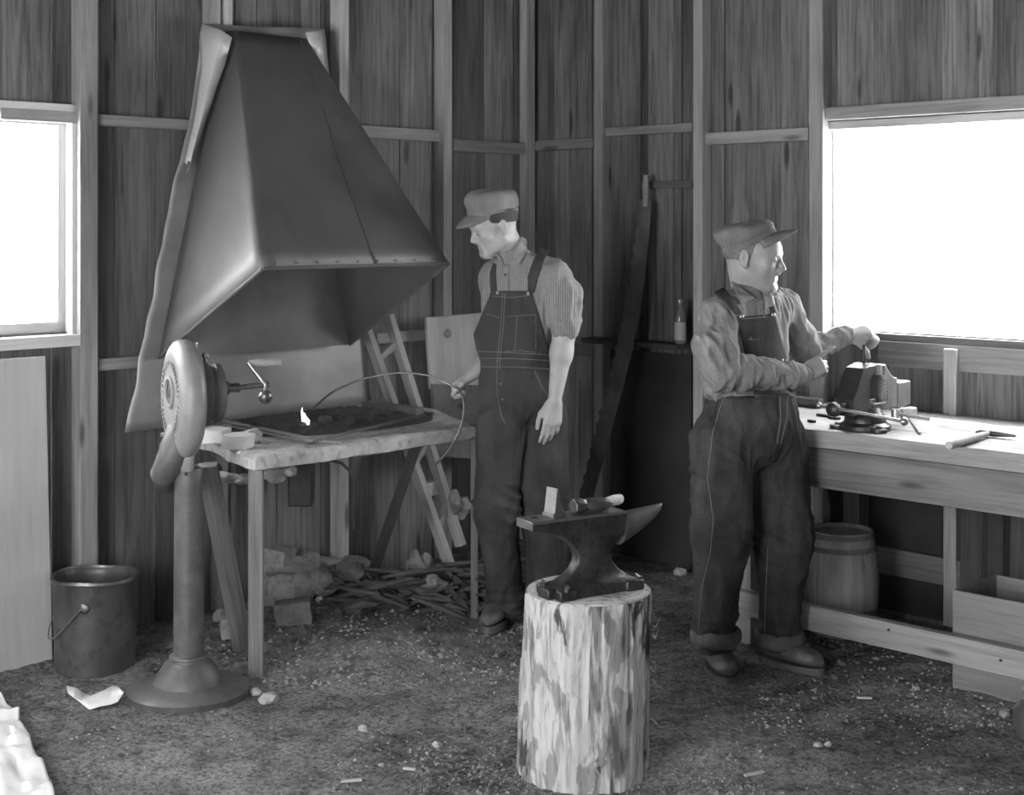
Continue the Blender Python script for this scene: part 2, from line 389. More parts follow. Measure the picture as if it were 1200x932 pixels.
wl_beam('window_sash', v0, v1, z1-.015, z1-.015, -.02, .03, .025, 'L', .8, parent=win1)
m = MB(); m.hexa([R(-.034,v0,z0), R(-.03,v0,z0), R(-.03,v1,z0), R(-.034,v1,z0), R(-.034,v0,z1), R(-.03,v0,z1), R(-.03,v1,z1), R(-.034,v1,z1)])
struct(m.build('window_pane', M_frost, win1, smooth=0))
v0, v1, z0, z1 = WIN_L2
win3 = bpy.data.objects.new('window_3', None); COL.objects.link(win3); win3.location = R(0, (v0+v1)/2, z0); struct(win3)
for a_, b_, za_, zb_ in ((v0, v0, z0, z1), (v1, v1, z0, z1), (v0, v1, z0, z0), (v0, v1, z1, z1), ((v0+v1)/2, (v0+v1)/2, z0, z1)): wl_beam('window_frame', a_, b_, za_, zb_, .0, .05, .06, 'L', .7, parent=win3)
m = MB(); m.hexa([R(-.034,v0,z0), R(-.03,v0,z0), R(-.03,v1,z0), R(-.034,v1,z0), R(-.034,v0,z1), R(-.03,v0,z1), R(-.03,v1,z1), R(-.034,v1,z1)])
struct(m.build('window_pane', M_frost, win3, smooth=0))
# ---- floor: trodden earth
M_dirt, nt, b, o = new_mat('earth_floor')
v = coords(nt)
n1 = noise_t(nt, v, 1.3, 5, .6); n2 = noise_t(nt, v, 9, 8, .7); n3 = noise_t(nt, v, 55, 6, .75)
c = mul(nt, mul(nt, ramp(nt, n1, [(.35, .55), (.62, 1.15)]), ramp(nt, n2, [(.36, .50), (.56, 1.15)])), ramp(nt, n3, [(.38, .35), (.54, 1.15)]))
nt.links.new(mul(nt, c, .36), b.inputs['Base Color']); b.inputs['Roughness'].default_value = .95; b.inputs['Specular IOR Level'].default_value = .1
hh = N(nt, 'Math', operation='ADD'); nt.links.new(n2, hh.inputs[0]); nt.links.new(n3, hh.inputs[1]); bump(nt, b, hh.outputs[0], 1, .035)
def ground_z(x, y):
    p = Vector((x, y, 0))
    return .022*noise.noise(p*1.1)+.010*noise.noise(p*4.3)+.005*noise.noise(p*17)+.0035*noise.noise(p*43)-.012
m = MB(); nu, nv = 330, 330; g = []
for i in range(nu+1):
    row = []
    for j in range(nv+1):
        q = R(-.1+(UMAX+.2)*i/nu, -.1+(VMAX+.2)*j/nv); q.z = ground_z(q.x, q.y); row.append(m.bm.verts.new(q))
    g.append(row)
for i in range(nu):
    for j in range(nv): m.bm.faces.new((g[i][j], g[i+1][j], g[i+1][j+1], g[i][j+1]))
struct(m.build('floor', M_dirt, None, smooth=180))
# pale panel painting in the glare under the left window
# ================================================================== FORGE SIDE
def sheet(name, pts, mat, parent=None, th=.003, n=1, warp=None):
    """a thin plate through a quad, subdivided, with real thickness"""
    a, b, c, d = [Vector(p) for p in pts]; m = MB(); g = []
    for i in range(n+1):
        row = []
        for j in range(n+1):
            s, t = i/n, j/n; p = (a*(1-s)+b*s)*(1-t)+(d*(1-s)+c*s)*t
            if warp: p = p + warp(s, t)
            row.append(m._v(p))
        g.append(row)
    for i in range(n):
        for j in range(n): m.face([g[i][j], g[i+1][j], g[i+1][j+1], g[i][j+1]])
    o = m.build(name, mat, parent, smooth=60)
    sm = o.modifiers.new('solid', 'SOLIDIFY'); sm.thickness = th; sm.offset = 0
    return o
HA = P(308, 315, 5.25)
def along(p, d, px):      # move p along d until it is seen in photo column px
    k = (px-600)/F; s = (k*p.y-p.x)/(d.x-k*d.y); return p+d*s
HB = along(HA, -EL, 526); HB.z = HA.z
HC = along(HA, -ER, 186); HC.z = 1.085
HD = along(HB, -ER, 410); HD.z = 1.085
uD = uv_of(HD)
v, z = WL(275, 36, .14); HT1 = R(.14, v, z); HT1b = R(.085, v+.0, z+.0)
v2, z2 = WL(359, 38, .14); HT2 = R(.14, v2, z); HT2b = R(.085, v2, z)
HT1b = R(.085, v+.015, z)
hood = thing('forge_hood', (HA+HB+HC+HD)/4, 'large dark sheet-metal smoke hood tapering upward above the forge table', 'hood')
hw = lambda s, t: Vector((0,0,0))
def dent(k): return lambda s, t: (ER*.006*noise.noise(Vector((s*2.2+k, t*2.2, k)))*math.sin(math.pi*s)*math.sin(math.pi*t)*3)
sheet('front_panel', (HA, HB, HT2, HT1), M_hood, hood, .003, 14, dent(1))
sheet('side_panel', (HA, HC, HT1b, HT1), M_hood, hood, .003, 10, lambda s, t: -EL*.05*math.sin(math.pi*s)*math.sin(math.pi*t)*.35)
sheet('side_panel', (HB, HD, HT2b, HT2), M_hood, hood, .003, 4)
sheet('back_panel', (HC, HD, HT2b, HT1b), M_sheet, hood, .003, 4)
for a, b in ((HA, HB), (HA, HC), (HB, HD)): m = MB(); m.tube([a, b], .007, 8); m.build('rolled_rim', M_hood, hood)
m = MB(); s0 = HA*.42+HB*.58; s1 = HT1*.1+HT2*.9; nrm = (HB-HA).cross(HT1-HA).normalized(); nrm = nrm if nrm.y < 0 else -nrm
m.ribbon([s0+(s1-s0)*k/8+nrm*.004 for k in range(9)], (HB-HA).normalized(), .010, .0012); m.build('seam', M_hood, hood, smooth=0)
for k in range(9):
    for (e0, e1) in ((HA, HT1), (HA, HB)):
        pp = e0+(e1-e0)*(k+.6)/9.5+nrm*.005+((HB-HA).normalized()*.02 if e1 is HT1 else (HT1-HA).normalized()*.02); m = MB(); m.blob(pp, (.005,.005,.005), k, 0, 1); m.build('rivet', M_hood, hood)
# backing sheets on the wall behind the fire
def bwarp(s, t): return ER*(.012*math.sin(5*t+2*s)+.02*noise.noise(Vector((s*3, t*3, 5)))) + ER*.06*max(0, (t-.7))*max(0, 1-4*s) 
def wl3(px, py, off): v, z = WL(px, py, off); return R(off, v, z)
bs = thing('backing_sheet', wl3(290, 500, .1), 'pale galvanised sheet lining the wall behind the forge fire', 'metal sheet')
q4 = (wl3(146, 507, .10), wl3(433, 472, .10), wl3(379, 34, .085), wl3(236, 28, .085))
def bw2(s, t):
    e = Vector((0,0,0))
    if t > .55 and s < .12: e += ER*.05*math.sin((t-.55)*7)*(1-s/.12)
    edge = .018*noise.noise(Vector((t*14, 2, s*2)))*(1 if s < .08 else 0)
    return bwarp(s, t)+e-EL*edge
sheet('sheet', q4, M_sheet, bs, .002, 40, bw2)
m = MB()   # curled torn edge at the upper left
cr = []
for k in range(12):
    t = k/11; a = wl3(237-22*t**1.2, 28+160*t, .10); b_ = wl3(272-54*t**1.1, 44+160*t, .20-.08*t)
    cr.append((a, a.lerp(b_, .5)+ER*.03, b_+EL*.006*noise.noise(Vector((t*9, 0, 0)))))
gv = [[m._v(p) for p in r] for r in cr]
for r0, r1 in zip(gv, gv[1:]):
    for j in range(2): m.face([r0[j], r0[j+1], r1[j+1], r1[j]])
o = m.build('curled_edge', plain('bright_sheet', .55, .45, .2, .15, 5, .1), bs); sm = o.modifiers.new('solid', 'SOLIDIFY'); sm.thickness = .002
m = MB()
tri = [wl3(358, 38, .16), wl3(377, 36, .17), wl3(381, 88, .15), wl3(366, 62, .15)]
vs = [m._v(p) for p in tri]; m.face([vs[0], vs[1], vs[2], vs[3]])
o = m.build('folded_corner', bpy.data.materials['bright_sheet'], bs); sm = o.modifiers.new('solid', 'SOLIDIFY'); sm.thickness = .002
# ---- forge table
TH = .785
tpx = [(300,536), (557,499), (507,478), (430,472), (262,483), (229,508)]
tp = [PH(x, y, TH) for x, y in tpx]
ft = thing('forge_table', PH(300, 785, 0)+Vector((.4,.4,0)), 'rough mortar-caked forge table on splayed legs under the hood', 'table')
m = MB(); cen = sum(tp, Vector((0,0,0)))/6
def shr(k, z): return [Vector((cen.x+(p.x-cen.x)*k, cen.y+(p.y-cen.y)*k, z)) for p in tp]
def dense(poly, n=7):
    out = []
    for i, p in enumerate(poly):
        q = poly[(i+1) % len(poly)]
        for k in range(n): out.append(p.lerp(q, k/n))
    return out
def rough(poly, a, zamp=0, s=9, seed=0):
    return [p+Vector((noise.noise(p*s+Vector((seed,0,0))), noise.noise(p*s+Vector((0,seed+4,0))), 0))*a+Vector((0,0,zamp*noise.noise(p*s*1.5+Vector((0,0,seed)))) ) for p in poly]
rings = [rough(dense(shr(.98, TH-.052)), .008), rough(dense(shr(1.0, TH-.050)), .012, .010, 14), rough(dense(shr(1.006, TH-.012)), .011, .004, 14), rough(dense(shr(.985, TH)), .006, .006), rough(dense(shr(.86, TH+.004)), .01, .01), rough(dense(shr(.8, TH-.006)), .015, .008)]
m.loft(rings); m.build('tabletop', M_mortar, ft, smooth=40)
W_leg = wood('leg_wood', .16, 'x', .4, .8)
def leg(px0, py0, h0, px1, py1, h1, w, name='leg', mat=W_leg, h=None, parent=ft):
    a = PH(px0, py0, h0) if h0 != 'Y' else None; b = PH(px1, py1, h1)
    return beam(name, a, b, w, h or w, mat, parent, up=(0,1,0), t=.5)
fl = PH(300, 786, 0.0); leg_top = Vector((fl.x, fl.y, TH-.05))
beam('leg', fl-UP*.03, leg_top, .052, .03, W_leg, ft, up=(0,1,0), t=.75)
l1 = PH(243, 545, TH-.04); l1b = PH(286, 757, 0.0)
beam('leg', l1, Vector((l1b.x-.0, l1b.y+.0, -.03)), .07, .035, W_leg, ft, up=(0,1,0), t=.6)
r1 = PH(556, 505, TH-.03); beam('leg', Vector((r1.x, r1.y, -.03)), r1, .03, .03, W_dark, ft, up=(0,1,0), t=.8)
b1 = PH(489, 515, TH-.04); b2 = PH(428, 690, .0)
beam('leg', Vector((b1.x, b1.y+.02, TH-.05)), Vector((b2.x, b2.y, -.03)), .045, .045, W_dark, ft, up=(0,1,0), t=.22)
l2 = wl3(262, 492, .12); beam('leg', Vector((l2.x, l2.y, -.03)), Vector((l2.x, l2.y, TH-.06)), .05, .05, W_dark, ft, up=(0,1,0), t=.5)
m = MB(); p = P(354, 545, 5.75); m.box(p.x-.05, p.x+.045, p.y-.05, p.y+.05, .50, .735); m.build('ash_box', M_iron, ft, bevel=.006)
m = MB()
for k, (x, y, rx, rz) in enumerate(((322,556,.045,.03), (285,562,.028,.02), (265,560,.05,.02), (300,566,.02,.03), (340,552,.03,.02))): m.blob(P(x, y, 5.42), (rx,.03,rz), k, .5, 3)
m.build('mortar_drips', M_mortar, ft)
a_, b_ = PH(418, 524, TH-.02), PH(556, 502, TH-.02); beam('edge_band', Vector((a_.x, a_.y-.008, TH-.030)), Vector((b_.x, b_.y-.008, TH-.030)), .010, .058, W_dark, ft, t=.6)
m = MB(); m.tube([P(388,540,5.6), P(400,543,5.6), P(410,552,5.6), P(415,566,5.6), P(415,620,5.6)], .006, 8); m.build('drain_pipe', M_iron, ft)
# coal bed (uncountable) heaped in the hearth
def heap(name, cx, cy, rx, ry, z0, h, mat, amp, n=90, ang=0.0, seed=0):
    m = MB(); g = {}
    for i in range(n+1):
        for j in range(n+1):
            a, b = -1+2*i/n, -1+2*j/n; r = math.hypot(a, b)
            if r > 1.02: continue
            x = cx+rx*a*math.cos(ang)-ry*b*math.sin(ang); y = cy+rx*a*math.sin(ang)+ry*b*math.cos(ang)
            q = Vector((x, y, 0)); k = max(0, 1-r*r)
            z = z0+h*k**.7 + amp*(noise.noise(q*30+Vector((seed,0,0)))+.6*abs(noise.noise(q*70)))*min(1, k*4)
            g[i, j] = m._v((x, y, z))
    for i in range(n):
        for j in range(n):
            if all(q in g for q in ((i,j),(i+1,j),(i+1,j+1),(i,j+1))): m.face([g[i,j], g[i+1,j], g[i+1,j+1], g[i,j+1]])
    o = m.build(name, mat, None, smooth=180); o['kind'] = 'stuff'; return o
ec = PH(385, 498, TH)
o = heap('coal_bed', cen.x+.02, cen.y+.03, .53, .33, TH-.008, .034, M_coal, .014, 110, math.atan2(-EL.y, -EL.x)); tag(o, 'black coal and cinders heaped in the forge hearth around the flame', 'coal')
zb = TH+.03
def rod(name, pts, r, mat, label, cat, n=8, group=None, flat=None):
    m = MB(); m.tube(pts, r, n, flat); o = m.build(name, mat); tag(o, label, cat, group); return o
def hz(px, py, h): return PH(px, py, h)
def bar(pxa, pya, pxb, pyb, h, w, t, mat, label, name='iron_bar', cat='bar', h2=None):
    a, b = hz(pxa, pya, h), hz(pxb, pyb, h2 or h); o = beam(name, a, b, w, t, mat, None, bevel=.001); tag(o, label, cat); return o
bar(250,491,362,514, zb-.004, .026, .006, M_steel, 'pale flat iron bar lying along the front left of the hearth')
bar(262,498,360,517, zb-.012, .014, .006, M_steel, 'narrow flat iron bar beside the pale flat bar on the forge', h2=zb-.014)
bar(368,517,498,486, zb, .012, .010, M_iron2, 'long square iron bar slanting across the right half of the forge')
bar(360,520,470,503, zb-.012, .010, .008, M_iron2, 'thin dark rod lying along the front edge of the forge')
bar(362,516,400,519, zb-.008, .012, .008, M_steel, 'short bright rod end beside the flame at the front edge')
bar(300,484,352,479, zb-.004, .03, .012, M_iron2, 'short flat plate lying at the back left of the hearth', 'iron_plate', 'plate')
bar(428,474,492,482, zb+.0, .045, .03, W_dark, 'dark timber offcut lying at the back right of the forge', 'timber_offcut', 'wood block')
# white firebricks on the corner
def block(name, c, dx, dy, dz, rz, mat, label, cat, group=None, seed=0, rx=0, bev=.006, rough_=.004, parent=None):
    m = MB(); n = 5
    res = bmesh.ops.create_cube(m.bm, size=1.0); bmesh.ops.subdivide_edges(m.bm, edges=m.bm.edges[:], cuts=3, use_grid_fill=True)
    RM = Matrix.Rotation(rz, 3, 'Z') @ Matrix.Rotation(rx, 3, 'Y')
    for v in m.bm.verts:
        q = Vector((v.co.x*dx, v.co.y*dy, v.co.z*dz)); cr_ = sum(1 for s in v.co if abs(abs(s)-.5) < .01)
        q *= (1-.02*(cr_-1)); q += Vector((noise.noise(q*25+Vector((seed,0,0))), noise.noise(q*25+Vector((0,seed,0))), noise.noise(q*25+Vector((0,0,seed)))))*rough_
        v.co = Vector(c)+RM @ q
    o = m.build(name, mat, parent, smooth=50)
    if label: tag(o, label, cat, group)
    return o
M_fire = plain('firebrick', .62, .9, 0, .15, 8, .4)
az = math.atan2(-EL.y, -EL.x)
block('firebrick', PH(252,511,TH+.025)+Vector((.0,0.02,0)), .085, .10, .05, az-1.0, M_fire, 'pale firebrick at the far left corner of the forge table', 'brick')
block('firebrick', PH(278,518,TH+.025)+Vector((0,.02,0)), .10, .09, .05, az-1.0, M_fire, 'pale firebrick second from the left on the forge corner', 'brick')
m = MB(); m.blob(PH(294,512,TH+.022), (.05,.04,.03), 4, .5, 3); tag(m.build('mortar_lump', M_mortar), 'grey rounded mortar lump beside the white firebricks', 'mortar lump')
# flame
M_fl, nt, b, o = new_mat('flame_glow'); em = nt.nodes.new('ShaderNodeEmission'); em.inputs[0].default_value = (1,1,1,1); em.inputs[1].default_value = 1.6; nt.links.new(em.outputs[0], o.inputs[0])
m = MB(); fz = TH+.03
for (x, y, h, r) in ((355,493,.055,.007), (358,494,.035,.010), (361,495,.02,.008)):
    c = PH(x, y, fz)
    m.tube([c-UP*.01, c+UP*h*.3, c+UP*h*.65+Vector((-.004,0,0)), c+UP*h+Vector((-.003,0,0))], [r*.7, r, r*.6, r*.1], 10)
tag(m.build('flame', M_fl), 'small bright flame burning in the middle of the coals', 'flame')
LUMP = ['', 'dark coal lump second to the right of the flame', 'small coal lump just below the right side of the flame', 'coal lump nearest the flame on its left', 'coal lump right of centre on the hearth', 'coal lump well left of the flame', 'leftmost coal lump lying by the long bars', 'coal lump second from the right end of the hearth', 'rightmost coal lump on the hearth']
for k, (x, y, r) in enumerate(((381,492,.022), (392,489,.016), (372,498,.014), (345,500,.018), (410,494,.02), (330,491,.02), (300,497,.018), (430,490,.02), (452,484,.022))):
    m = MB(); m.blob(PH(x, y, fz+.004), (r*1.2, r, r*.8), k+3, .6, 2); o = m.build('coal_lump', M_iron2 if k < 1 else M_coal, smooth=20)
    tag(o, 'shiny cinder lump just right of the flame' if k == 0 else LUMP[k], 'coal lump', None if k == 0 else 'coal lumps on the hearth')
# ---- hand-cranked blower on its pedestal
BY = 4.99
bl = thing('forge_blower', PH(221, 812, 0.0), 'hand-cranked cast-iron forge blower on a tall round pedestal', 'blower')
bx = P(221, 700, BY).x; pc = Vector((bx, BY, 0))
m = MB(); prof = [(.205,-.015),(.208,.012),(.200,.020),(.150,.028),(.118,.036),(.110,.060),(.085,.098),(.066,.110),(.064,.118),(.066,.122),(.064,.128),(.056,.132)]
m.lathe([(r, z) for r, z in prof], 48, (pc.x, pc.y, 0)); m.build('base', M_post, bl, smooth=40)
m = MB(); ztop = EYE-(548-HOR)/F*BY
m.lathe([(.052,.125),(.051,.3),(.048,ztop-.04),(.047,ztop-.006),(.042,ztop),(.02,ztop+.002)], 32, (pc.x, pc.y, 0)); m.build('pedestal', M_post, bl, smooth=40)
m = MB(); sl = P(211, 563, BY-.05); m.tube([sl+Vector((0,.012,-.012)), sl+Vector((0,.012,.012))], [.008,.008], 10, (1,.4,(0,1,0))); m.tube([P(218,556,BY-.049), P(218,556,BY-.035)], .006, 8); m.build('slot', M_coal, bl)
ax = Vector((.889,.457,0)).normalized()   # crank axis, from the intake face towards the crank
hc = P(219, 466, BY)                      # housing centre
m = MB(); m.M = frame(hc-ax*.055, UP.cross(ax), z=ax)
HR = .194
prof = [(.02,0),(.10,-.004),(.135,0),(.150,-.001),(.172,.006),(.188,.018),(.194,.034),(.193,.055),(.184,.072),(.165,.084),(.12,.090),(.02,.092)]
def scroll(q, a, z):   # a slightly taller casing, drawn down towards the outlet
    return Vector((q.x*.93, q.y*(1.04 if q.y > 0 else 1.08), q.z))
m.lathe(prof, 56, fn=scroll); m.build('housing', M_blower, bl, smooth=50)
m = MB(); m.M = frame(hc-ax*.055, UP.cross(ax), z=ax)
for k in range(12): pass
import itertools
m.lathe([(.056,-.002),(.055,-.010),(.046,-.012),(.042,-.006),(.041,-.004)], 32, c=(0,.022,0), cap=False); m.build('intake_ring', M_blower, bl)
m = MB(); m.M = frame(hc-ax*.055, UP.cross(ax), z=ax); m.lathe([(.001,-.0062),(.042,-.006),(.042,-.0045),(.001,-.0045)], 28, c=(0,.022,0)); m.build('intake_hole', M_coal, bl)
m = MB(); m.M = frame(hc-ax*.055, UP.cross(ax), z=ax)    # raised lettering reads only as small bumps round the face
for k in range(44):
    a = 2*math.pi*k/44
    if k % 11 == 0: continue
    r = .118; c = Vector((r*math.cos(a)*.93, r*math.sin(a)*1.04, -.004)); h = .006+.003*((k*7) % 3)/2
    t_ = Vector((-math.sin(a), math.cos(a), 0)); rr = Vector((math.cos(a), math.sin(a), 0))
    m.hexa([c-t_*.003-rr*h, c+t_*.003-rr*h, c+t_*.003+rr*h, c-t_*.003+rr*h]+[p_+Vector((0,0,-.004)) for p_ in (c-t_*.003-rr*h, c+t_*.003-rr*h, c+t_*.003+rr*h, c-t_*.003+rr*h)])
m.build('raised_lettering', M_blower, bl, smooth=0)
g0 = hc+ax*.036
m = MB(); m.M = frame(g0+UP*.03, UP.cross(ax), z=ax)
m.lathe([(.11,-.002),(.115,.01),(.112,.03),(.098,.036),(.094,.055),(.102,.060),(.102,.078),(.09,.084),(.03,.088)], 40, c=(0,-.02,0), sx=.9, sy=1.0); m.build('gear_case', M_post, bl, smooth=40)
m = MB(); c = g0+ax*.03+UP*.115; m.tube([c, c+UP*.02, c+UP*.022, c+UP*.036], [.009,.009,.013,.012], 10); m.build('oil_cup', M_iron2, bl)
s0 = g0+ax*.08+UP*.025; sc_ = g0+ax*.235+UP*.03
m = MB(); m.tube([s0, s0+ax*.03, s0+ax*.031, s0+ax*.07, s0+ax*.071, sc_, sc_+ax*.02], [.026,.024,.016,.016,.010,.010,.012], 14); m.build('crank_shaft', M_iron2, bl)
wt = P(311, 465, BY+.13); kn = P(291, 425, BY+.13)
m = MB(); m.tube([kn, kn.lerp(sc_, .45)+Vector((.004,0,0)), sc_+ax*.01, sc_.lerp(wt, .6), wt], [.010,.007,.013,.008,.010], 12); arm = m.build('crank_arm', M_steel, bl)
m = MB(); m.blob(wt+Vector((0,0,0)), (.025,.025,.026), 1, .0, 3); m.build('ball_weight', M_iron2, arm)
m = MB(); h0 = kn+Vector((.0,.0,.0)); hd = Vector((.96,.25,-.01)).normalized()
m.tube([h0, h0+hd*.015, h0+hd*.03, h0+hd*.06, h0+hd*.09, h0+hd*.115, h0+hd*.118], [.008,.010,.014,.015,.013,.013,.006], 16); m.build('crank_handle', W_leg, arm)
# outlet elbow and pipe
m = MB(); o1 = P(218, 505, BY+.02); 
m.tube([P(220,492,BY+.02), P(214,508,BY-.0), P(207,524,BY-.03), P(198,545,BY-.03), P(191,558,BY-.0)], [.05,.058,.054,.050,.045], 24)
m.tube([P(190,553,BY+.0), P(196,563,BY+.06), P(215,560,BY+.3), P(250,552,BY+.55)], [.043,.045,.04,.038], 20); m.build('outlet_pipe', M_post, bl)
m = MB(); a, b_ = P(207,523,BY-.0), P(204,530,BY-.0); m.tube([a, b_], [.056,.056], 24)
c = P(193, 510, BY); m.tube([c, c+Vector((.03,0,0))], .007, 8); m.tube([c+Vector((-.012,0,-.004)), c+Vector((.002,0,-.002))], .012, 8); m.build('clamp_ring', M_iron2, bl)
m = MB(); m.tube([P(222,520,BY-.04), P(219,535,BY-.045), P(218,548,BY-.04), P(218,557,BY-.03)], [.03,.026,.026,.018], 14, (1,.5,(0,1,0))); m.build('mounting_lug', M_blower, bl)
for c, d in ((P(230,447,BY-.14), Vector((-1,0,0))), (P(222,404,BY), UP), (P(229,405,BY), UP)): m = MB(); m.tube([c-d*.012, c+d*.004, c+d*.005, c+d*.010], [.006,.006,.009,.008], 8); m.build('bolt', M_steel, bl)
# ---- bucket
bk = Vector((P(110, 740, 5.3).x, 5.3, 0)); br = .148
M_pail = plain('pail_metal', .085, .42, .35, .35, 6, .3, spots=.3)
pail = thing('pail', bk, 'dark dented metal pail with wire bail on the floor left of the blower', 'bucket')
m = MB(); wob = lambda q, a, z: q+Vector((.005*math.sin(2*a+1), .004*math.cos(3*a), .004*math.sin(3*a) if z > .2 else 0))
m.lathe([(.135,-.01),(br-.006,-.008),(br-.005,.02),(br,.2),(br+.002,.31),(br+.005,.318),(br+.007,.325),(br+.003,.331),(br-.004,.326),(br-.008,.30),(br-.01,.05),(.02,.04)], 48, bk, fn=wob, cap=True); m.build('body', M_pail, pail, smooth=50)
m = MB(); m.lathe([(br+.003,.316),(br+.010,.322),(br+.008,.332),(br-.003,.333),(br-.006,.325)], 48, bk, fn=wob, cap=False); m.build('rolled_rim', M_iron2, pail)
e0 = bk+Vector((.01,-br-.006,.245)); e1 = bk+Vector((-.10,br-.03,.245))
m = MB(); pts = []
for k in range(15):
    t = k/14; a = -math.pi/2-t*math.pi*.55; pts.append(bk+Vector(((br+.012)*math.cos(a), (br+.012)*math.sin(a), .245-.13*math.sin(t*math.pi*.8))))
m.tube(pts, .0025, 6); m.build('bail', M_steel, pail)
m = MB(); m.blob(e0, (.018,.006,.02), 2, .1, 2); m.build('bail_ear', M_iron2, pail)
# ---- leaning ladder behind the forge, boards, rubble
lad = thing('ladder', PH(535, 700, 0), 'narrow wooden ladder leaning on the wall behind the right end of the forge', 'ladder')
def lp(px, py, off): v, z = WL(px, py, off); return R(off, v, z)
ra0, ra1 = lp(430, 388, .12), lp(530, 672, .42); rb0, rb1 = lp(455, 370, .12), lp(540, 640, .42)
W_lad = wood('ladder_wood', .30, 'x', .3, .7)
beam('rail', ra0, ra1, .03, .05, W_lad, lad, up=ER, t=.6); beam('rail', rb0, rb1, .03, .05, W_lad, lad, up=ER, t=.7)
for k in (.12, .55, .82): beam('rung', ra0.lerp(ra1, k), rb0.lerp(rb1, k), .025, .025, W_lad, lad, up=ER, t=.5)
pb = sheet  # alias
def slab(name, pts, th, mat, label, cat, n=ER, parent=None):
    m = MB(); p = [Vector(q) for q in pts]; m.hexa([q for q in p]+[q+n*th for q in p], .5); o = m.build(name, mat, parent, smooth=0, bevel=.003)
    if label: tag(o, label, cat)
    return o
W_board = wood('fresh_board', .52, 'z', .16, .6, grain=.5)
slab('plank_board', [wl3(502,456,.16), wl3(574,458,.16), wl3(570,366,.13), wl3(497,372,.13)], .02, W_board, 'pale fresh board with a dark knot propped behind the standing man at the forge', 'board')
m = MB(); kc = wl3(525, 391, .166); m.M = frame(kc, EL, z=ER); m.lathe([(.001,0),(.018,0),(.018,.001),(.001,.0015)], 20, sy=1.2)
tag(m.build('board_knot', W_dark), None); kn_o = bpy.data.objects['board_knot']
pbo = bpy.data.objects['plank_board']; kn_o.parent = pbo; kn_o.name = 'knot'; kn_o['label'] = 'dark round knot'
slab('box_board', [wl3(506,508,.22), wl3(580,512,.22), wl3(580,452,.2), wl3(504,450,.2)], .02, wood('grey_board', .15, 'x', .3, .8), 'grey weathered board below the pale board beside the forge', 'board')
slab('low_plank', [wl3(480,533,.2), wl3(562,538,.2), wl3(562,514,.2), wl3(480,510,.2)], .02, wood('grey_board2', .24, 'x', .3, .8), 'narrow light plank set level under the right end of the forge', 'plank')
# rubble under the table
bricks = [((344,722),.15,.10,.085,.15,'whole brick lying alone in front of the rubble under the forge'),
          ((328,690),.13,.10,.13,.5,'squarish block standing behind the lone brick'),
          ((326,655),.12,.11,.10,-.4,'broken block crowning the rubble pile under the forge'),
          ((349,697),.10,.09,.08,.8,'small wedge-shaped brick piece between the lone brick and the rounded stone'),
          ((272,738),.09,.09,.08,.3,'chipped brick half beside the slanting table leg')]
for k, ((x, y), a, b_, c, rz, lab) in enumerate(bricks):
    base = PH(x, {0:731,1:708,2:700,3:706,4:748}[k], 0); q = P(x, y, base.y+.03); q.z = max(q.z, c*.48)
    block('brick', q, a, b_, c, rz, M_brick, lab, 'brick', seed=k*5, rough_=.012, rx=.1*(k % 3-1))
stones = [((377,682),.075,.055,.05,'large rounded stone at the right of the rubble pile'), ((358,657),.06,.05,.045,'dark flat-topped stone behind the rubble pile'), ((263,702),.035,.03,.034,'upper stone left of the slanting table leg'),
          ((258,721),.030,.03,.024,'lower stone left of the slanting table leg'), ((374,703),.016,.015,.012,'small white pebble beside the rounded stone'), ((305,560+200),.03,.03,.03,'grey clinker at the foot of the front table leg'), ((410,668),.06,.05,.05,'dark stone in shadow behind the rounded stone')]
for k, ((x, y), a, b_, c, lab) in enumerate(stones):
    base = PH(x, y+{0:20,1:34,2:12,3:10,4:6,5:8,6:30}[k], 0); q = Vector((base.x, base.y, P(x, y, base.y).z))
    m = MB(); m.blob(q, (a, b_, c), k*2.3, .45, 3); tag(m.build('stone', M_white if k == 4 else M_brick), lab, 'stone')
m = MB(); m.blob(PH(336,706,0)+Vector((0,.12,.06)), (.17,.12,.10), 9, .4, 4); m.blob(PH(350,690,0)+Vector((.1,.1,.05)), (.2,.12,.08), 3, .5, 4); o = m.build('rubble', M_brick); tag(o, 'heap of broken masonry rubble under the forge table', 'rubble', kind='stuff')
# kindling and scrap heap
rk = random.Random(3); m = MB()
for k in range(120):
    x = rk.uniform(375, 590); y = rk.uniform(690, 728) - (x-375)*.05; a = PH(x, y, 0); a.z = rk.uniform(.0, .11)
    d = Vector((rk.uniform(-1, 1), rk.uniform(-.5, .5), rk.uniform(-.28, .28))); L = rk.uniform(.12, .45)
    m.tube([a-d*L/2, a+Vector((0,0,rk.uniform(0,.012))), a+d*L/2], [.006, rk.uniform(.006,.018), .005], 5)
o = m.build('kindling', plain('kindling_wood', .065, .85, 0, .5, 7, .3)); tag(o, 'tangled heap of dark sticks and iron scrap under the forge end', 'kindling', kind='stuff')
def crumple(name, c, r, mat, label, cat, seed):
    m = MB(); m.blob(c, r, seed, .9, 3); o = m.build(name, mat, smooth=20); tag(o, label, cat); return o
M_rag = plain('rag', .22, .9, 0, .4, 10, .6)
q = PH(487,690,0); crumple('crumpled_paper', Vector((q.x,q.y,.10)), (.05,.04,.06), M_rag, 'crumpled grey paper on the scrap heap behind the forge', 'paper', 5)
q = PH(507,705,0); crumple('rag', Vector((q.x,q.y,.07)), (.05,.05,.04), M_rag, 'crumpled rag on the scrap heap nearer the standing man', 'rag', 8)
q = wl3(537,592,.40); crumple('cloth_bundle', q, (.045,.05,.05), M_rag, 'light cloth bundle hanging on the ladder foot behind the forge', 'cloth', 2)
block('wood_chunk', wl3(505,572,.30), .09, .05, .06, az, W_lad, 'pale block of wood wedged against the leaning ladder', 'wood block', seed=4)
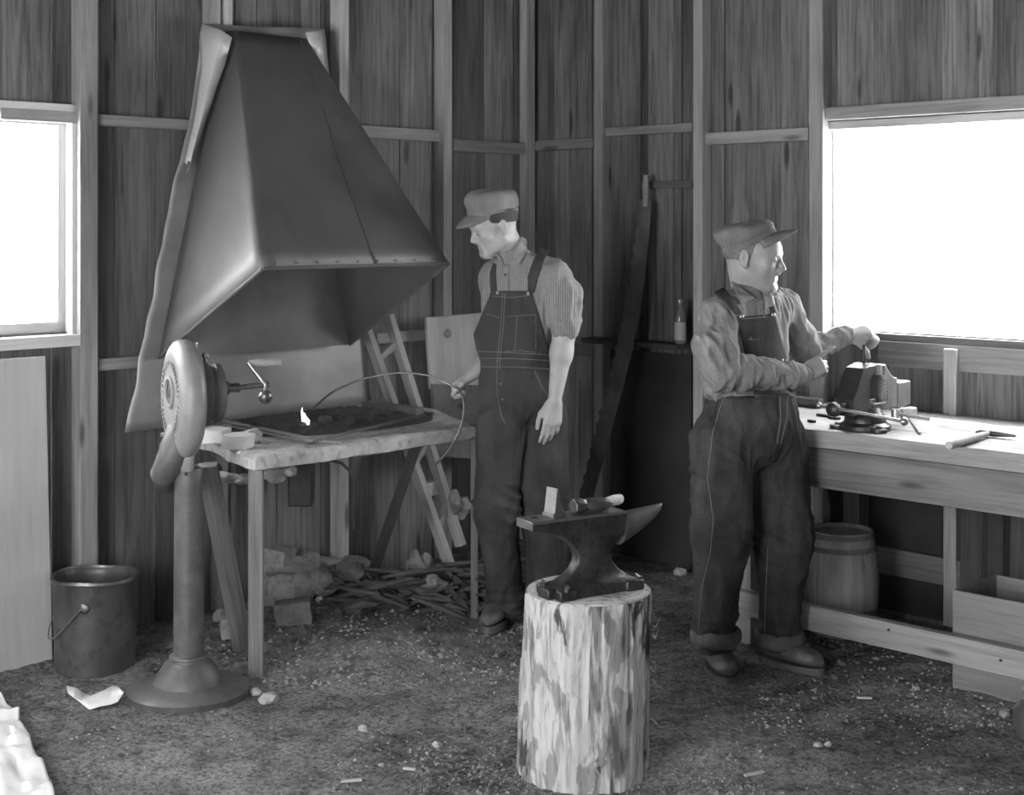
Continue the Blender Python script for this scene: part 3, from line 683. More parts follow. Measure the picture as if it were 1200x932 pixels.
# pale panel added to stand in for window glare on the wall below
M_wb = wood('glare_tint', .46, 'z', .1, .7, knots=False, stain=.12)
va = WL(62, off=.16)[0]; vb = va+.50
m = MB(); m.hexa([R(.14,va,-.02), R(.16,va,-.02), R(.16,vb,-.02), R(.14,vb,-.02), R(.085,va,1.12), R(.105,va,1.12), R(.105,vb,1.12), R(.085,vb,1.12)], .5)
tag(m.build('glare_panel', M_wb, None, smooth=0, bevel=.003), 'wide pale upright panel standing in for glare below the left window', 'board')
# low horizontal timber at the foot of that glare panel
# ================================================================== BENCH SIDE
BH = .85
bench = thing('workbench', R(2.6, .45, 0), 'long heavy plank workbench under the bright right window', 'workbench')
def rb(name, u0, u1, v0, v1, z0, z1, mat, parent, bev=.003, t=.5, wob=0):
    m = MB(); m.box(0, u1-u0, -(v1-v0)/2, (v1-v0)/2, -(z1-z0)/2, (z1-z0)/2, t)
    if wob:
        bmesh.ops.subdivide_edges(m.bm, edges=[e for e in m.bm.edges if abs((e.verts[0].co-e.verts[1].co).x) > .1], cuts=60)
        for v in m.bm.verts:
            if v.co.y > 0 or True: v.co.y += wob*noise.noise(Vector((v.co.x*9, v.co.z*9, 3))) ; v.co.z += wob*.5*noise.noise(Vector((v.co.x*7, 0, v.co.y*5)))
    o = m.build(name, mat, None, smooth=0, bevel=bev)
    if parent is not None: o.parent = parent; o.matrix_parent_inverse = wm(parent).inverted()
    o.matrix_basis = frame(R(u0, (v0+v1)/2, (z0+z1)/2), ER, z=UP)
    return o
U0, U1 = 1.66, 4.3
rb('bench_top', U0, U1, .03, .42, BH-.06, BH, W_bench, bench, t=.52, wob=.002)
rb('bench_top', U0, U1, .424, .80, BH-.065, BH, W_bench, bench, t=.58, wob=.004)
rb('fascia', U0+.02, U1, .755, .795, BH-.215, BH-.067, W_fascia, bench, t=.5, wob=.001)
rb('lower_rail', 1.80, U1, .775, .815, .100, .195, W_stud, bench, t=.5)
rb('lower_rail', 1.80, U1, .02, .06, .16, .27, W_stud, bench, t=.28)
for uu, tt in ((1.86, .55), (3.95, .5)):
    o = beam('leg', R(uu, .735, -.03), R(uu, .735, BH-.06), .08, .075, W_stud, bench, up=ER, t=tt)
    o = beam('leg', R(uu+.1, .10, -.03), R(uu+.1, .10, BH-.06), .08, .075, W_dark, bench, up=ER, t=tt)
beam('cross_brace', R(1.86, .73, .15), R(1.86, .1, .15), .04, .09, W_dark, bench, t=.5)
for k in range(5): c = R(2.1+.42*k, .817, .15+.02*(k % 2)); m = MB(); m.tube([c, c+EL*.004], .005, 8); m.build('nail_head', M_iron, bench)
# boards stored behind, under the bench
for k, (px, t) in enumerate(((1140, .3), (1165, .22), (1190, .34))):
    u = WR(px, off=.15)[0]; o = beam('stored_board', R(u, .14, -.01), R(u, .11, .74), .12, .02, W_dark, None, up=EL, t=t)
    tag(o, ['dark upright board under the bench just right of the wall post', 'darkest upright board stored under the bench', 'rightmost upright board stored under the bench'][k], 'board')
# ---- keg
kg = thing('keg', Vector((P(985,700,5.76).x, 5.76, 0)), 'small grey wooden keg standing behind the bench rail', 'keg'); kc = kg.location.copy()
kp = [(.118,-.01),(.130,.02),(.147,.12),(.150,.20),(.146,.28),(.130,.385),(.126,.400),(.117,.400),(.116,.385),(.02,.383)]
def stave(q, a, z):
    d = q-kc; d.z = 0; k = 1-.012*(abs(math.sin(a*9)) < .16); return Vector((kc.x+d.x*k, kc.y+d.y*k, q.z))
m = MB(); m.lathe(kp, 108, kc, fn=stave); m.build('staves', wood('keg_wood', .16, 'z', .35, .8, knots=False), kg, smooth=40)
M_hoop = plain('hoop_iron', .13, .7, .1, .3, 20, .2)
for z, r in ((.335,.1405), (.09,.144), (.385,.132)):
    m = MB(); m.lathe([(r-.001,z-.010),(r+.001,z-.010),(r-.001 if z > .2 else r+.003,z+.010),(r-.004,z+.010)], 64, kc, cap=False); m.build('hoop', M_hoop, kg)
# ---- wooden crate
cr = thing('crate', R(2.93, .62, 0), 'open wooden box on the floor behind the bench rail at the right', 'box')
uc0 = WR(1116, off=.74)[0]; cu0, cu1, cv0, cv1, ch = uc0, uc0+.36, .42, .74, .335
W_crate = wood('crate_wood', .20, 'x', .3, .75)
rb('front_board', cu0, cu1, cv1-.014, cv1, -.01, .16, W_crate, cr); rb('front_board', cu0, cu1, cv1-.014, cv1, .163, ch, W_crate, cr, t=.56)
rb('back_board', cu0, cu1, cv0, cv0+.014, -.01, ch, W_crate, cr)
rb('end_board', cu0, cu0+.016, cv0+.014, cv1-.014, -.01, ch, W_crate, cr, t=.62); rb('end_board', cu1-.016, cu1, cv0+.014, cv1-.014, -.01, ch, W_crate, cr)
rb('bottom_board', cu0+.016, cu1-.016, cv0+.014, cv1-.014, .0, .012, W_crate, cr)
# ---- galvanised jug at the right edge
jc = PH(1213, 862, 0.0); jg = thing('metal_jug', jc, 'shiny rounded metal jug cut off by the right edge of the picture', 'jug')
m = MB(); m.lathe([(.04,-.005),(.055,.0),(.068,.04),(.066,.08),(.045,.105),(.03,.115),(.03,.14),(.036,.145),(.025,.146)], 32, jc); m.build('body', M_steel, jg)
m = MB(); m.tube([jc+Vector((.03,0,.13)), jc+Vector((.08,0,.12)), jc+Vector((.09,0,.08)), jc+Vector((.06,0,.05))], .006, 8); m.build('handle', M_steel, jg)
# ---- vise
VO = R(2.33, .655, BH); vs = thing('bench_vise', VO, 'heavy cast-iron bench vise bolted to the bench front', 'vise')
VM = frame(VO, EL, z=UP)
M_vise = plain('vise_iron', .045, .36, .5, .3, 25, .3); M_vise2 = plain('vise_grey', .16, .45, .3, .25, 20, .35)
def vprism(name, poly, y0, y1, mat, bev=.004, sub=None):
    m = MB(); m.M = VM @ Matrix(((1,0,0,0), (0,0,-1,0), (0,1,0,0), (0,0,0,1))); m.prism(poly, -y1, -y0); return m.build(name, mat, vs, smooth=30, bevel=bev)
m = MB(); m.M = VM
m.lathe([(.092,0),(.096,.004),(.096,.018),(.084,.026),(.078,.030),(.076,.05),(.066,.062),(.055,.085)], 40)
for ang in (60, 180, 300):
    a = math.radians(ang); c = Vector((.10*math.cos(a), .10*math.sin(a), 0)); m.lathe([(.030,0),(.031,.003),(.030,.014),(.02,.016)], 20, c); m.lathe([(.011,.016),(.011,.024),(.008,.025)], 6, c)
m.build('swivel_base', M_vise, vs, smooth=40)
m = MB(); m.M = VM; m.loft([[(x*s+ox, y*s, z) for x, y in ((-.06,-.045),(.05,-.045),(.05,.045),(-.06,.045))] for s, z, ox in ((1.0,.036,0),(.85,.05,-.005),(.8,.075,-.02),(1.05,.10,-.03))]); m.build('body', M_vise, vs, bevel=.008)
vprism('fixed_jaw', [(-.17,.07),(-.055,.07),(-.055,.15),(-.062,.185),(-.045,.205),(-.03,.212),(-.03,.240),(-.085,.240),(-.098,.222),(-.125,.198),(-.150,.186),(-.17,.183)], -.038, .038, M_vise2)
vprism('anvil_block', [(-.27,.075),(-.168,.06),(-.168,.165),(-.27,.165)], -.04, .04, M_vise2, .006)
vprism('jaw_plate', [(-.045,.205),(-.028,.205),(-.028,.243),(-.045,.243)], -.062, .062, M_iron2, .003)
vprism('moving_jaw', [(.16,.065),(.155,.125),(.12,.165),(.10,.205),(.075,.235),(.04,.243),(-.012,.243),(-.012,.212),(.01,.208),(.028,.19),(.035,.15),(.03,.11),(-.02,.10),(-.02,.065)], -.040, .040, M_vise)
vprism('jaw_plate', [(-.024,.205),(-.010,.205),(-.010,.244),(-.024,.244)], -.062, .062, M_steel, .003)
vprism('slide_bar', [(-.20,.075),(.20,.075),(.20,.115),(-.20,.115)], -.024, .024, M_vise, .004)
m = MB(); m.M = VM
for i in range(7):
    for j in range(2): x, z = -.075-.022*j, .095+.014*i; m.box(x-.006, x+.003+.002*(i % 2), .0375, .0405, z-.004, z+.004)
m.build('raised_lettering', M_vise2, vs, smooth=0)
m = MB(); m.M = VM @ Matrix.Translation((.215,0,.094)) @ Matrix.Rotation(math.pi/2, 4, 'Y'); m.lathe([(.02,-.03),(.022,-.012),(.027,-.006),(.028,.006),(.024,.018),(.012,.026)], 28); m.build('screw_head', M_vise, vs)
m = MB(); hx = .222; a = VM @ Vector((hx,-.06,.104)); b_ = VM @ Vector((hx,.285,.078))
m.tube([a, b_], .0065, 14); sh = m.build('handle', M_steel, vs)
for q, r in ((a, .011), (b_, .015)):
    m = MB(); m.blob(q, (r,r,r), 0, 0, 3); m.build('ball_end', M_steel, sh)
m = MB(); a = VM @ Vector((-.10,.07,.055)); b_ = VM @ Vector((-.12,.20,.045)); m.tube([a, b_], [.006,.007], 10); m.tube([a-UP*.02, a+UP*.018, a+UP*.019], [.017,.017,.012], 16); m.build('lock_lever', M_steel, vs)
# upright workpiece in the jaws
wp = VM @ Vector((-.026,-.02,.20)); m = MB(); m.tube([wp, wp+UP*.09+Vector((-.002,0,0)), wp+UP*.115], [.0075,.0075,.006], 12); tag(m.build('iron_rod', M_iron), 'short dark iron rod held upright in the vise jaws', 'rod')
# ---- things on the bench
pp = PH(936, 470, BH+.022); qq = PH(962, 473, BH+.022); d = (qq-pp); m = MB(); m.tube([pp-d*1.5, qq], .021, 18); tag(m.build('pipe_length', M_post), 'grey length of pipe lying on the bench behind the vise screw', 'pipe')
hmr = thing('bench_hammer', PH(1150, 515, BH+.02), 'small hammer lying flat at the right of the bench with handle toward the camera', 'hammer')
a, b_ = PH(1112, 522, BH+.018), PH(1158, 508, BH+.014)
m = MB(); m.tube([a, a.lerp(b_, .05), a.lerp(b_, .5), a.lerp(b_, .9), b_], [.013,.0155,.0145,.010,.008], 16); m.build('handle', W_lad, hmr)
m = MB(); c = b_+(b_-a).normalized()*.01; sd_ = ER; m.tube([c-sd_*.05, c-sd_*.03, c+sd_*.02, c+sd_*.10], [.005,.011,.012,.006], 12); m.build('head', M_iron2, hmr)
a, b_ = PH(1068, 489, BH+.004), PH(1079, 508, BH+.004); m = MB(); dd = (b_-a).normalized(); sx_ = dd.cross(UP)
m.hexa([a-sx_*.016, a+sx_*.016, b_+sx_*.008, b_-sx_*.004]+[q_+UP*.006 for q_ in (a-sx_*.016, a+sx_*.016, b_+sx_*.008, b_-sx_*.004)]); tag(m.build('scraper', M_steel, None, smooth=0, bevel=.001), 'pale flat scraper blade on the bench just right of the vise', 'scraper')
for k, (x, y, L, lab) in enumerate(((958,486,.09,'dark flat file stub on the bench left of the vise'), (972,489,.05,'small iron wedge nearest the vise base on its left'), (948,493,.03,'tiny dark nut near the bench edge by the man'))):
    a = PH(x, y, BH+.006); o = beam(['file', 'iron_wedge', 'nut'][k], a, a+ER*L+EL*.01, .018, .010, M_iron, None, bevel=.001); tag(o, lab, ['file', 'wedge', 'nut'][k])
a = PH(1062, 483, BH+.02); block('wood_chunk', a, .07, .05, .035, .5, W_crate, 'small wooden chock on the bench behind the vise', 'wood block', seed=7)
# ---- crosscut saw against the right wall
cs = thing('crosscut_saw', R(1.0, .5, 0), 'long curved crosscut saw blade leaning against the wall beside the man at the forge', 'saw')
sp = [(757,235,.10),(754,270,.13),(748,320,.18),(741,365,.22),(733,405,.26),(722,450,.31),(710,495,.36),(699,540,.40),(686,588,.45),(676,622,.48)]
def wr3(px, py, off): u, z = WR(px, py, off); return R(u, off, z)
m = MB(); L_ = []; R_2 = []
for i, (x, y, off) in enumerate(sp):
    wv = (6.5+2*math.sin(i/9*math.pi))
    L_.append(wr3(x-wv, y-2, off)); R_2.append(wr3(x+wv, y+2, off))
nT = 9; left = []; right = []
for i in range(len(sp)-1):
    for k in range(nT):
        t = k/nT; a = L_[i].lerp(L_[i+1], t); b_ = R_2[i].lerp(R_2[i+1], t); out_ = (a-b_).normalized()
        left.append(a+out_*(.015 if k % 3 == 1 else (.0 if k % 3 == 0 else .002))); right.append(b_)
nn = EL*.0016
va_ = [(m._v(a-nn), m._v(b_-nn), m._v(b_+nn), m._v(a+nn)) for a, b_ in zip(left, right)]
for q0, q1 in zip(va_, va_[1:]):
    for j in range(4): m.face([q0[j], q0[(j+1) % 4], q1[(j+1) % 4], q1[j]])
m.face(list(va_[0])); m.face(list(va_[-1])); m.build('blade', plain('saw_steel', .10, .5, .3, .4, 9, .1), cs, smooth=0)
m = MB(); t0 = L_[0].lerp(R_2[0], .5); m.tube([t0-UP*.03, t0+UP*.05, t0+UP*.12], [.014,.017,.013], 12); m.build('handle', W_dark, cs)
# ---- shelf and bottle
ua, za = WR(702, 397, .06); ub, _ = WR(812, 397, .06)
shelf = rb('wall_shelf', ua, ub, .085, .20, za-.012, za+.012, W_dark, None, t=.25); tag(shelf, 'narrow dark shelf board fixed to the wall studs left of the man at the vise', 'shelf')
bt = R(WR(797, off=.14)[0], .14, za+.012); bottle = thing('bottle', bt, 'clear glass bottle standing on the narrow dark wall shelf', 'bottle')
M_bot, nt, b, o = new_mat('bottle_glass'); b.inputs['Base Color'].default_value = (.25,.25,.25,1); b.inputs['Roughness'].default_value = .08; b.inputs['Transmission Weight'].default_value = .6
m = MB(); m.lathe([(.022,0),(.025,.004),(.026,.12),(.024,.14),(.011,.165),(.010,.19),(.013,.192),(.013,.205),(.008,.206)], 24, bt); m.build('glass', M_bot, bottle)
m = MB(); m.lathe([(.0265,.02),(.0268,.02),(.0268,.10),(.0265,.10)], 24, bt, cap=False); m.build('paper_label', plain('label_paper', .30, .8, 0, .1, 9, 0), bottle)
# dark tarpaper lining under the shelf
ua, ub = WR(712, off=.01)[0], WR(811, off=.01)[0]
o = rb('lining_and_shade', WR(962, off=.02)[0], WR(1104, off=.02)[0], .012, .016, .0, .76, plain('under_bench_shade', .03, .9, 0, .35, 4, .3), None, 0); tag(o, 'black sheet painting the shade on the wall under the workbench', 'tarpaper')  # dark sheet added to put shade into the wall below the bench
o = rb('lining_and_shade', ua, ub, .012, .016, .0, za-.05, plain('tarpaper', .035, .9, 0, .35, 4, .3), None, 0); tag(o, 'black tarpaper lining the wall below the narrow shelf', 'tarpaper')
# ================================================================== STUMP AND ANVIL
SC = Vector((P(690, 700, 4.31).x, 4.31, 0)); SH = .527
st = thing('stump', SC, 'peeled pale log stump standing upright in the foreground under the anvil', 'stump')
def bark(q, a, z):
    c = Vector((SC.x, SC.y, 0)); d = Vector((q.x, q.y, 0))-c; r = d.length
    if r < .12: return q
    L = Vector((math.cos(a), math.sin(a), 0)); n_ = .010*noise.noise(L*1.5+Vector((0,0,z*1.5)))+.006*noise.noise(L*5+Vector((0,0,z*2)))+.004*noise.noise(L*14+Vector((0,0,z*3)))
    flake = noise.noise(L*8+Vector((3,1,z*5))); n_ += .004*(1 if flake > .1 else 0)
    lean = Vector((-.020, .035, 0))*(1-z/SH)
    return Vector((c.x, c.y, q.z))+L*(r+n_)+lean*.6
prof = [(.02,-.03),(.19,-.03)]+[(.198-.012*(i/44)**.6, -.02+i*(SH+.012)/44) for i in range(45)]+[(.182,SH-.003),(.175,SH)]
prof += [(.12,SH+.001),(.05,SH),(.004,SH)]
M_log, nt, b, o = new_mat('peeled_log')
v = coords(nt, (1,1,.16)); n1 = noise_t(nt, v, 19, 6, .6, .5); n2 = noise_t(nt, coords(nt, (1,1,.3)), 13, 4, .55, .9); n3 = noise_t(nt, coords(nt, (3,3,.25)), 22, 5, .65)
n4 = noise_t(nt, coords(nt, (1.3,1.3,.45)), 9, 5, .6, .5)
c = mul(nt, ramp(nt, n1, [(.36,.38),(.44,.92),(.56,1.0),(.60,.62)]), ramp(nt, n2, [(.46,.52),(.50,1.0)])); c = mul(nt, c, ramp(nt, n3, [(.34,.55),(.5,1)])); c = mul(nt, c, ramp(nt, n4, [(.375,.14),(.41,1)]))
nt.links.new(mul(nt, c, .50), b.inputs['Base Color']); b.inputs['Roughness'].default_value = .75; bump(nt, b, n1, .8, .008)
m = MB(); m.lathe(prof, 150, SC, fn=bark); m.build('trunk', M_log, st, smooth=40)
m = MB(); M_cut, nt, b, o = new_mat('sawn_end')
vv = coords(nt); n1 = noise_t(nt, vv, 20, 6, .7); dd_ = N(nt, 'TexCoord'); mp = nt.nodes.new('ShaderNodeMapping'); mp.inputs['Location'].default_value = (-SC.x, -SC.y, 0); nt.links.new(dd_.outputs['Object'], mp.inputs[0])
wv_ = N(nt, 'TexWave', wave_type='RINGS', rings_direction='Z', i_Scale=14, i_Distortion=2.5); nt.links.new(mp.outputs[0], wv_.inputs['Vector'])
c = mul(nt, ramp(nt, n1, [(.35,.35),(.5,1)]), ramp(nt, wv_.outputs[0], [(0,.8),(.6,1)])); nt.links.new(mul(nt, c, .52), b.inputs['Base Color']); b.inputs['Roughness'].default_value = .8; bump(nt, b, n1, .6, .01)
m.lathe([(.183,SH-.004),(.184,SH+.001),(.176,SH+.004),(.1,SH+.004),(.003,SH+.004)], 90, SC, cap=True); m.build('sawn_top', M_cut, st)
m = MB()
for k in range(16):
    a = math.radians(rnd.choice([180,185,175,0,5,355,350,200,340])+rnd.uniform(-14,14)); z = rnd.uniform(.1,.48); L = Vector((math.cos(a), math.sin(a), 0)); p_ = Vector((SC.x, SC.y, z))+L*.195+Vector((-.012,.02,0))*(1-z/SH)
    m.tube([p_, p_+L*rnd.uniform(.004,.012)+UP*rnd.uniform(-.015,.015), p_+L*rnd.uniform(.008,.03)+UP*rnd.uniform(-.03,.03)], [.0015,.0012,.0004], 5)
m.build('splinters', M_cut, st)['kind'] = 'stuff'
# anvil
AX = Vector((.857,.515,0)).normalized(); AH = .765
AO = Vector((P(615,612,4.15).x, 4.15, 0))
an = thing('anvil', AO+AX*.22+UP*(SH+.004), 'dark iron anvil with worn bright heel and horn on the stump', 'anvil')
AM = frame(AO+UP*AH, AX, z=UP)       # local: x heel -> horn, y away from the camera, z up from the face
M_anv = plain('anvil_iron', .055, .38, .55, .35, 16, .5, .003, spots=.35); M_face = plain('anvil_face', .22, .33, .75, .25, 18, .25, .002)
secs = [(0,0,.33,.088),(-.024,0,.33,.088),(-.036,.05,.328,.087),(-.050,.098,.322,.086),(-.066,.128,.326,.082),(-.084,.152,.316,.076),(-.104,.168,.297,.068),(-.122,.174,.287,.064),(-.140,.172,.290,.064),(-.158,.160,.301,.068),(-.176,.140,.318,.078),(-.192,.112,.345,.092),(-.202,.092,.365,.106),(-.208,.086,.372,.112),(-.2335,.084,.374,.114)]
m = MB(); m.M = AM
rings = []
for z, x0, x1, w_ in secs:
    c_ = .32*w_; r = w_/2; xm = (x0+x1)/2
    k_ = .6 if -.2 < z < -.07 else 1.0     # waist: hollow long sides
    rings.append([(x0,-r*k_,z),(x0+(x1-x0)*.22,-r*(k_+1)/2,z),(xm-.012,-r,z),(xm+.012,-r,z),(x1-(x1-x0)*.22,-r*(k_+1)/2,z),(x1,-r*k_,z),(x1,r*k_,z),(xm+.012,r,z),(xm-.012,r,z),(x0,r*k_,z)])
rings = rings[::-1]; m.loft(rings); m.build('body', M_anv, an, smooth=40, bevel=.003)
m = MB(); m.M = AM; m.box(-.001,.327,-.0445,.0445,-.006,.0015); m.box(-.0015,.0,-.0443,.0443,-.0235,.001); m.build('face_plate', M_face, an, smooth=0, bevel=.002)
m = MB(); m.M = AM; rr = []
for i in range(17):
    t = i/16; x = .325+.165*t; r = .042*(1-t)**.62+.0025; zt = -.010+.012*t**1.3; n = 24
    rr.append([(x, r*math.cos(2*math.pi*k/n), zt-r*1.08+r*1.08*math.sin(2*math.pi*k/n)) for k in range(n)])
m.loft(rr); m.build('horn', M_face, an, smooth=50)
for x0, x1, y0, y1 in ((.078,.135,-.07,-.045), (.315,.378,-.066,-.045), (.078,.135,.045,.066), (.315,.378,.045,.066), (.06,.09,-.03,.03), (.37,.40,-.03,.03)): m = MB(); m.M = AM; m.box(x0, x1, y0, y1, -.2335, -.203); m.build('foot_lug', M_anv, an, bevel=.005)
for x, y in ((.10,-.066), (.352,-.062), (.345,.04), (.075,.02)): m = MB(); m.M = AM; m.tube([(x,y,-.205), (x,y,-.192), (x+.002,y-.002,-.188)], [.006,.006,.010], 8); m.build('hold_down_spike', M_iron2, an)
m = MB(); m.M = AM; m.box(.030,.050,.004,.022,.0012,.0022); m.build('pritchel_hole', M_coal, an, smooth=0)
# hardy
hy = thing('cut_off_hardy', AM @ Vector((.095,-.005,.002)), 'upright wedge-shaped cutting hardy set in the anvil face', 'hardy')
m = MB(); m.M = AM @ Matrix.Translation((.098,.0,.0)) @ Matrix.Rotation(math.radians(8), 4, 'Z')
y0, y1 = -.024, .024
m.loft([[(-.016,y0,.014),(.024,y0,.014),(.024,y1,.014),(-.016,y1,.014)], [(-.012,y0,.04),(.010,y0,.04),(.010,y1,.04),(-.012,y1,.04)], [(-.006,y0,.086),(-.002,y0,.086),(-.002,y1,.086),(-.006,y1,.086)]]); m.build('blade', M_face, hy, smooth=0, bevel=.001)
m = MB(); m.M = AM @ Matrix.Translation((.098,.0,.0)) @ Matrix.Rotation(math.radians(8), 4, 'Z'); m.box(-.022,.026,-.026,.026,.0015,.014); m.build('shank_collar', M_face, hy, smooth=0, bevel=.002)
# hammer on the anvil
hh_ = thing('blacksmith_hammer', AM @ Vector((.235,-.005,.0)), 'blacksmith hammer lying on the anvil face with pale handle behind', 'hammer')
m = MB(); hz0 = .022
m.M = AM @ Matrix.Translation((.232,-.004,.0235)) @ Matrix.Rotation(math.radians(-4), 4, 'Z') @ Matrix.Rotation(math.pi/2, 4, 'Y')
def octa(r, ry=None, z=0): ry = ry or r; return [(r*a_, ry*b2, z) for a_, b2 in ((1,.45),(.45,1),(-.45,1),(-1,.45),(-1,-.45),(-.45,-1),(.45,-1),(1,-.45))]
m.loft([octa(.018,z=-.066), octa(.021,z=-.062), octa(.021,z=-.035), octa(.0165,z=-.026), octa(.0195,z=-.012), octa(.0195,z=.014), octa(.019,.019,.03), octa(.016,.02,.045), octa(.010,.02,.058), octa(.004,.019,.062)]); m.build('head', M_iron2, hh_, smooth=30, bevel=.0015)
h0 = AM @ Vector((.232,-.008,.0235)); h1 = P(727, 585, 4.44)
dv = (h1-h0); m = MB(); m.tube([h0, h0+dv*.12, h0+dv*.4, h0+dv*.75, h0+dv*.94, h1, h1+dv*.01], [.010,.010,.013,.017,.0165,.0150,.008], 18, (.8,1,(0,0,1))); m.build('handle', W_pale, hh_)
# ================================================================== FLOOR LITTER
def paper(name, px, z, label, seed, folds):
    m = MB(); g = []
    vs_ = [[m._v(PH(x, y, h)) for x, y, h in row] for row in px]
    for r0, r1 in zip(vs_, vs_[1:]):
        for j in range(len(r0)-1): m.face([r0[j], r0[j+1], r1[j+1], r1[j]])
    o = m.build(name, M_white, None, smooth=10); sm = o.modifiers.new('solid', 'SOLIDIFY'); sm.thickness = .001; tag(o, label, 'paper'); return o
paper('paper_scrap', [[(78,804,.035),(88,806,.03),(97,812,.012),(106,816,.022),(120,810,.03),(132,804,.03),(138,805,.035),(145,812,.03)],
                      [(80,813,.015),(87,818,.012),(97,822,.006),(103,824,.008),(118,819,.012),(130,816,.012),(138,815,.02),(144,813,.026)],
                      [(84,815,.008),(92,822,.003),(98,827,.002),(105,832,.002),(118,828,.002),(130,826,.002),(138,823,.006),(143,815,.02)]], 0, 'small folded white paper scrap on the floor in front of the pail', 1, 0)
m = MB(); g = []; nx, ny = 26, 22
def edge(y):  # right-hand outline of the sheet in the photo frame
    pts_ = [(812,-6),(822,4),(838,24),(846,22),(858,34),(868,36),(880,38),(890,46),(905,54),(920,60),(945,66)]
    for (ya, xa), (yb, xb) in zip(pts_, pts_[1:]):
        if ya <= y <= yb: return xa+(xb-xa)*(y-ya)/(yb-ya)
    return 66
for j in range(ny+1):
    y = 813+(945-813)*j/ny; row = []
    for i in range(nx+1):
        x = -45+(edge(y)+45)*i/nx; q = PH(x, y, .012); q.z = .012+.03*abs(noise.noise(Vector((q.x*9, q.y*9, 1))))+.012*noise.noise(Vector((q.x*30, q.y*30, 4)))+.0; row.append(m._v(q))
    g.append(row)
for j in range(ny):
    for i in range(nx): m.face([g[j][i], g[j][i+1], g[j+1][i+1], g[j+1][i]])
o = m.build('crumpled_sheet', M_white, None, smooth=25); sm = o.modifiers.new('solid', 'SOLIDIFY'); sm.thickness = .0015; tag(o, 'large torn crumpled white sheet on the floor at the bottom left corner', 'paper')
# countable stones and chips seen lying in the open
lit = [(426,848,.016,'stone','pale pebble alone on the earth left of the stump'),(512,867,.013,'stone','flat grey pebble between the pale pebble and the stump'),(959,869,.012,'stone','left pebble of the pair lying right of the stump'),(971,868,.012,'stone','right pebble of the pair lying right of the stump'),
       (1177,834,.022,'stone','grey stone on the floor near the crate'),(314,812,.028,'stone','lumpy clinker beside the blower base'),(300,806,.018,'stone','small clinker left of the lumpy one beside the blower base'),(285,800,.016,'stone','clinker touching the blower base'),
       (1073,805,.014,'stone','small stone under the lower bench rail'),(798,671,.03,'stone','pale stone on the floor left of the man at the vise'),(770,652,.02,'stone','dark stone near the wall behind the stump'),(447,890,.008,'stone','tiny pebble in the lower left foreground')]
for k, (x, y, r, nm, lab) in enumerate(lit):
    q = PH(x, y, r*.4); m = MB(); m.blob((q.x, q.y, ground_z(q.x, q.y)+r*.45), (r*1.1, r, r*.75), k*1.9, .5, 2); tag(m.build(nm, M_mortar, smooth=25), lab, 'stone')
ch = [(412,905,.06,.2,'pale wood chip at the bottom left centre'),(884,902,.07,.5,'split wood chip on the earth right of the stump'),(1013,813,.05,-.1,'small pale stick below the bench rail'),(480,892,.04,-.3,'small pale shaving left of the stump foot'),(575,910,.05,1.2,'dark upright-looking splinter beside the stump foot')]
for k, (x, y, L, rz, lab) in enumerate(ch):
    q = PH(x, y, .012); d = Vector((math.cos(rz), math.sin(rz), 0)); q.z = ground_z(q.x, q.y)+.008; o = beam('wood_chip', q-d*L/2, q+d*L/2, .012, .006, W_pale if k != 4 else W_dark, None, bevel=.001); tag(o, lab, 'wood chip')
# uncountable grit and chips trodden into the earth
m = MB(); rg = random.Random(11)
def grit(n, xr, yr, smin, smax):
    for _ in range(n):
        x = rg.uniform(*xr); y = yr[0]+(yr[1]-yr[0])*rg.random(); q = PH(x, y, 0); s = rg.uniform(smin, smax)*(1.6 if rg.random() < .06 else 1)
        uu, vv = uv_of(q)
        if uu < .1 or vv < .1: continue
        z = ground_z(q.x, q.y); a = rg.uniform(0, 6.28); ca, sa = math.cos(a), math.sin(a); h = s*rg.uniform(.4, .9); e = rg.uniform(.5, 1.5)
        vs_ = [m.bm.verts.new((q.x+ca*s*e, q.y+sa*s*e, z)), m.bm.verts.new((q.x-sa*s, q.y+ca*s, z)), m.bm.verts.new((q.x-ca*s*e, q.y-sa*s*e, z)), m.bm.verts.new((q.x+sa*s, q.y-ca*s, z)), m.bm.verts.new((q.x+s*.2, q.y, z+h))]
        for i in range(4): m.bm.faces.new((vs_[i], vs_[(i+1) % 4], vs_[4]))
grit(4200, (-20,1220), (735,950), .0025, .007); grit(1500, (170,620), (700,800), .004, .012); grit(1300, (480,900), (870,945), .003, .008); grit(700, (880,1220), (740,850), .004, .011)
o = m.build('grit', plain('grit_mat', .20, .9, 0, .7, 3, 0), None, smooth=0); tag(o, 'loose grit, cinders and wood crumbs scattered over the earth floor', 'grit', kind='stuff')
